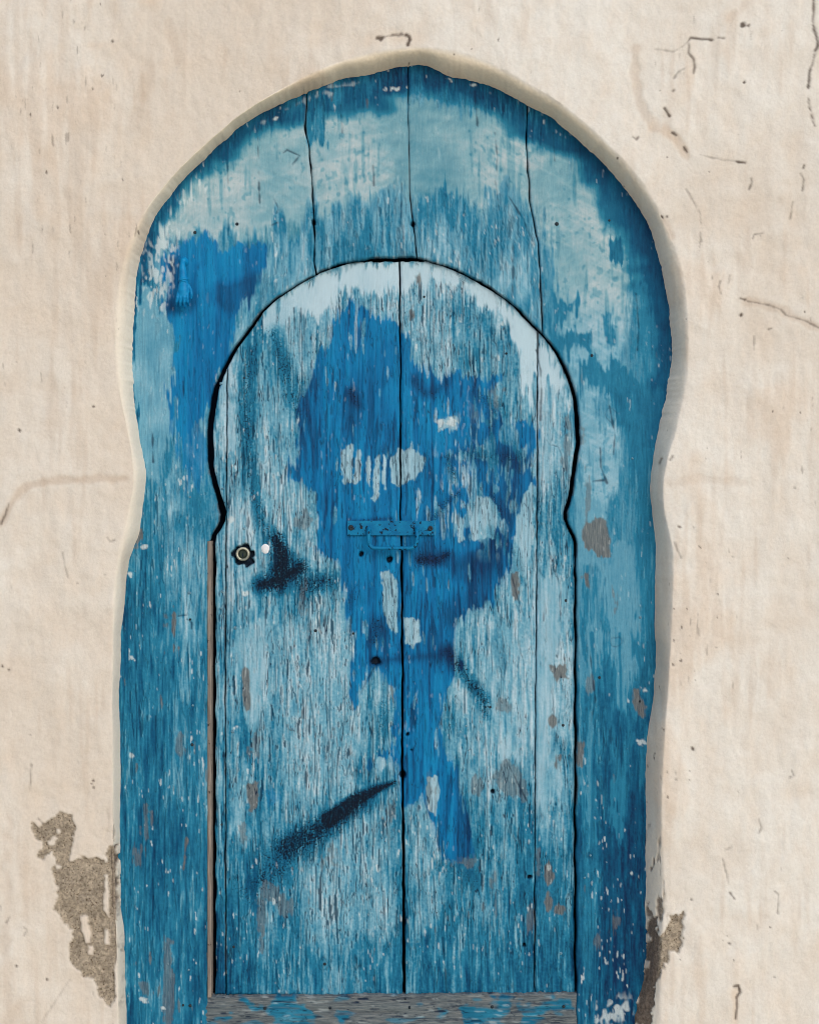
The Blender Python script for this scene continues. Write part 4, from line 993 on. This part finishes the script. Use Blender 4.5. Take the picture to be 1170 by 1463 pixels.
# ---------------------------------------------------------------- nails
def nail_mesh(r, dark):
    bm = lathe_y([(0, -.0022), (r * .5, -.0020), (r * .85, -.0012), (r, -.0002), (r, .003)], 12)
    me = bpy.data.meshes.new('nail'); bm.to_mesh(me); bm.free(); me.materials.append(M_DKNAIL if dark else M_NAIL)
    me.polygons.foreach_set('use_smooth', np.ones(len(me.polygons), bool)); return me
NM = {(r, d): nail_mesh(r * .0015, d) for r in (1.8, 2.4, 3.0) for d in (0, 1)}
for x, y, r, d in ((316,548,2.4,0),(324.5,1,0,0),(318.5,698,1.8,0),(318,845,2.4,0),(316,869,1.8,0),(336.5,897,3,0),(333,1045,3,0),(417,1042,3,0),(477,1040,2.4,0),(451,901,2.4,1),(334,1353,2.4,1),
                   (349,755,2.4,0),(808,858,2.4,1),(804,1036,2.4,1),(801,1362,2.4,0),(317,1178,1.8,1),(322.5,1,0,0),(464,1377,2.4,1),(505,905,1.8,1),(349,540,1.8,1),(700,1010,1.8,1),(666,1037,1.8,0),(723,505,1.8,1),(606,424,1.8,1)):
    if not r: continue
    h = float(smp(WD['h'], np.array([x]), np.array([y]))[0])
    yy = Y_LEAF - h
    link('nail', NM[(float(r) if r != 3 else 3.0, d)], None, plank_at(x), (wx(x, Y_LEAF), yy, wz(y, Y_LEAF)))
fb = [o for o in frame.children if o.name.startswith('board')]
for x, y, r, d in ((271,847,2.4,0),(272,885,1.8,1),(275,1064,2.4,1),(276,1008,1.8,0),(272,710,1.8,0),(279,332,2.4,1),(339,320,2.4,1),(795,320,3,1),(845,508,2.4,1),(843,1222,1.8,0),(856,968,2.4,1),(914,882,2.4,0),(272,1437,2.4,1),(262,1436,1.8,1),(270,1386,1.8,0),
                   (870,315,1.8,1),(835,1254,1.8,0),(914,1002,1.8,1),(903,655,1.8,0)):
    h = float(smp(WD['h'], np.array([x]), np.array([y]))[0])
    link('nail', NM[(float(r), d)], None, fb[0] if x < 440 else fb[-1], (wx(x, Y_FRAME), Y_FRAME - h - .0003, wz(y, Y_FRAME)))
for x in (379, 472, 585, 703, 805):
    link('nail', NM[(2.4, 1)], None, rail, (wx(x, Y_RAIL), Y_RAIL - .0004, wz(1441 - (x - 290) * .006, Y_RAIL)))
link('nail', NM[(1.8, 1)], None, rail, (wx(579, Y_RAIL), Y_RAIL - .0004, wz(1427, Y_RAIL)))

# ---------------------------------------------------------------- pull handle on the leaf
YP = Y_LEAF - .0022
hx0, hx1 = wx(496.5, YP), wx(621, YP); hz1, hz0 = wz(744, YP), wz(765, YP)
handle = bevel_box('pull_handle', hx0, hx1, YP - .0032, YP + .0035, hz0, hz1, M_IRON, leaf, .0009)
handle['label'] = 'blue painted iron backplate with stamped marks and a drop bail'
YG = YP - .0032
def hp(px, py, yy): return Vector((wx(px, YG), yy, wz(py, YG)))
pts = []
for (x, y, d) in ((527, 757, .001), (527, 757, -.007), (526.8, 760, -.0145), (526.8, 766, -.0155), (527, 774, -.0155), (528.6, 779, -.0155), (532, 782.3, -.0155), (537, 783, -.0155), (560, 783.2, -.0155), (585, 783, -.0155),
                  (590, 782, -.0155), (593.8, 779, -.0155), (595.4, 774, -.0155), (595.6, 766, -.0155), (595.6, 760, -.0145), (595.6, 757, -.007), (595.6, 757, .001)):
    pts.append(hp(x, y, YG + d) - Vector(hp(560, 757, YG)))
bail = bm_obj('bail', tube([p for p in pts], .0041, 12), M_IRON, handle, hp(560, 757, YG))
for x in (527, 595.6):
    bm = lathe_y([(0, -.0045), (.0030, -.0042), (.0052, -.0026), (.0064, -.0006), (.0066, .001)], 18)
    bm_obj('rosette', bm, M_IRON, handle, hp(x, 756, YG))
def screw(parent, name, p, r, mat, ang):
    bm = lathe_y([(0, -.0010), (r * .18, -.0010), (r * .2, -.0019), (r * .7, -.0017), (r, -.0003), (r, .001)], 16)
    o = bm_obj(name, bm, mat, parent, p)
    return o
screw(handle, 'screw', hp(501.5, 754, YG), .0062, M_DKNAIL, .3)
screw(handle, 'screw', hp(615, 755, YG), .0056, M_DKNAIL, 1.1)
screw(handle, 'screw', hp(516.5, 754, YG), .0028, M_DKNAIL, 1.1)
# faint characters stamped in the plate
for ch, x, y, s in (('A', 543, 757, .0095), ('D', 557.5, 757.5, .0105), ('-', 568, 752.5, .007), ('5', 574, 752, .0075)):
    cu = bpy.data.curves.new('stamped_mark', 'FONT'); cu.body = ch; cu.size = s; cu.extrude = .00035; cu.align_x = 'CENTER'; cu.bevel_depth = .0001
    tmp = bpy.data.objects.new('tmp', cu); COL.objects.link(tmp)
    bpy.context.view_layer.update()
    me = bpy.data.meshes.new_from_object(tmp.evaluated_get(bpy.context.evaluated_depsgraph_get()))
    bpy.data.objects.remove(tmp); me.materials.clear(); me.materials.append(M_IRON_DEEP)
    o = bpy.data.objects.new('stamped_mark', me); COL.objects.link(o)
    o.parent = handle; o.location = hp(x, y + 2.5, YG - .0001) - Vector(leaf.location) - Vector(handle.location); o.rotation_euler = (math.radians(90), 0, 0)

# ---------------------------------------------------------------- lock
YK = Y_LEAF + .002
def kp(px, py, yy): return Vector((wx(px, YK), yy, wz(py, YK)))
lock = bm_obj('lock', lathe_y([(.0152, .006), (.0152, -.0030), (.0140, -.0042), (.0112, -.0045), (.0100, -.0030), (.0100, .0005)], 32), M_BRASS, leaf, kp(347.3, 791.5, YK))
lock['label'] = 'round tarnished metal lock cylinder'
bm_obj('lock_core', lathe_y([(.0100, .001), (.0096, -.0008), (.0070, -.0016), (0, -.0018)], 24), M_LOCKDK, lock, kp(347.3, 792, YK))
bm = bmesh.new(); bmesh.ops.create_cube(bm, size=1)
for v in bm.verts: v.co = Vector((v.co.x * .0016, v.co.y * .001, v.co.z * .0075))
bm_obj('key_slot', bm, M_INNER, lock, kp(347.3, 793, YK - .0019), False)
bm = lathe_y([(0, -.0030), (.0045, -.0027), (.0085, -.0016), (.0098, -.0002), (.0098, .002)], 18, 1.15)
for v in bm.verts: v.co.x *= 1 + .12 * math.sin(v.co.z * 400); v.co.z *= 1 + .1 * math.sin(v.co.x * 300 + 1)
wb = bm_obj('paint_drip', bm, M_WHITE, leaf, Vector((wx(379.5, Y_LEAF), Y_LEAF - .0002, wz(784, Y_LEAF))))

# ---------------------------------------------------------------- hand-shaped knocker on the frame
YN = Y_FRAME - .0012
def np_(px, py, yy): return Vector((wx(px, YN), yy, wz(py, YN)))
K0 = np_(263, 376, YN)
knock = empty('door_knocker', K0); knock.parent = frame; knock.location = K0 - Vector(frame.location)
knock['label'] = 'blue painted cast iron knocker shaped like a hanging hand'
def kbm(name, bm, mat, p, sm=True):
    me = bpy.data.meshes.new(name); bm.to_mesh(me); bm.free(); me.materials.append(mat)
    o = bpy.data.objects.new(name, me); COL.objects.link(o); o.parent = knock; o.location = p - K0
    if sm: me.polygons.foreach_set('use_smooth', np.ones(len(me.polygons), bool))
    return o
kbm('hinge_boss', lathe_y([(0, -.011), (.004, -.0105), (.0065, -.008), (.0075, -.003), (.010, -.001), (.0105, .002)], 20), M_IRON_DEEP, np_(263, 374, YN))
U = S * (CAM_D + YN) / CAM_D
def kv(px, py, d): return Vector(((px - 263) * U, -d * 1.35, (376 - py) * U))
bm = bmesh.new()
def add(b2):
    me = bpy.data.meshes.new('tmp'); b2.to_mesh(me); b2.free(); bm.from_mesh(me); bpy.data.meshes.remove(me)
def flat(b2, k, cy):                      # widen sideways
    for v in b2.verts: v.co.x = cy + (v.co.x - cy) * k
    return b2
add(flat(tube([kv(263, 376, .011), kv(263, 381, .013), kv(263.5, 390, .014), kv(264, 399, .014), kv(264.5, 400.5, .014), kv(264.5, 403, .014), kv(265, 405, .014), kv(265, 408, .017)], [.0050, .0064, .0080, .0092, .0108, .0108, .0090, .0082], 18), 1.05, 0))
add(flat(tube([kv(265, 404, .014), kv(264.8, 410, .014), kv(264.6, 418, .015), kv(264.5, 426, .015), kv(264.5, 429, .014)], [.0078, .0094, .0108, .0104, .0080], 18), 1.22, (264.6 - 263) * U))
for (x0, x1, y1, r) in ((258.0, 255.2, 437.5, .0032), (262.0, 260.6, 440.5, .0035), (266.4, 266.4, 441.5, .0035), (270.6, 271.6, 438.5, .0032)):
    add(tube([kv(x0, 420, .017), kv(x0 + (x1 - x0) * .4, 428, .021), kv(x0 + (x1 - x0) * .8, 434, .020), kv(x1, y1 - 1.5, .016), kv(x1, y1, .012)], [r * 1.05, r, r * .95, r * .85, r * .55], 10))
add(tube([kv(271, 409, .014), kv(275, 416, .016), kv(276.5, 423, .017), kv(275.5, 429, .016)], [.0036, .0036, .0032, .0022], 10))
bmesh.ops.recalc_face_normals(bm, faces=bm.faces[:])
hand = kbm('hand', bm, M_IRON_DEEP, K0)
rm = hand.modifiers.new('join', 'REMESH'); rm.mode = 'VOXEL'; rm.voxel_size = .0008; rm.use_smooth_shade = True
sm_ = hand.modifiers.new('ease', 'SMOOTH'); sm_.iterations = 4; sm_.factor = .5
b2 = lathe_y([(0, -.008), (.004, -.007), (.0062, -.004), (.0066, 0), (.0075, .002)], 16)
kbm('strike_stud', b2, M_IRON_DEEP, np_(264.5, 431, YN))
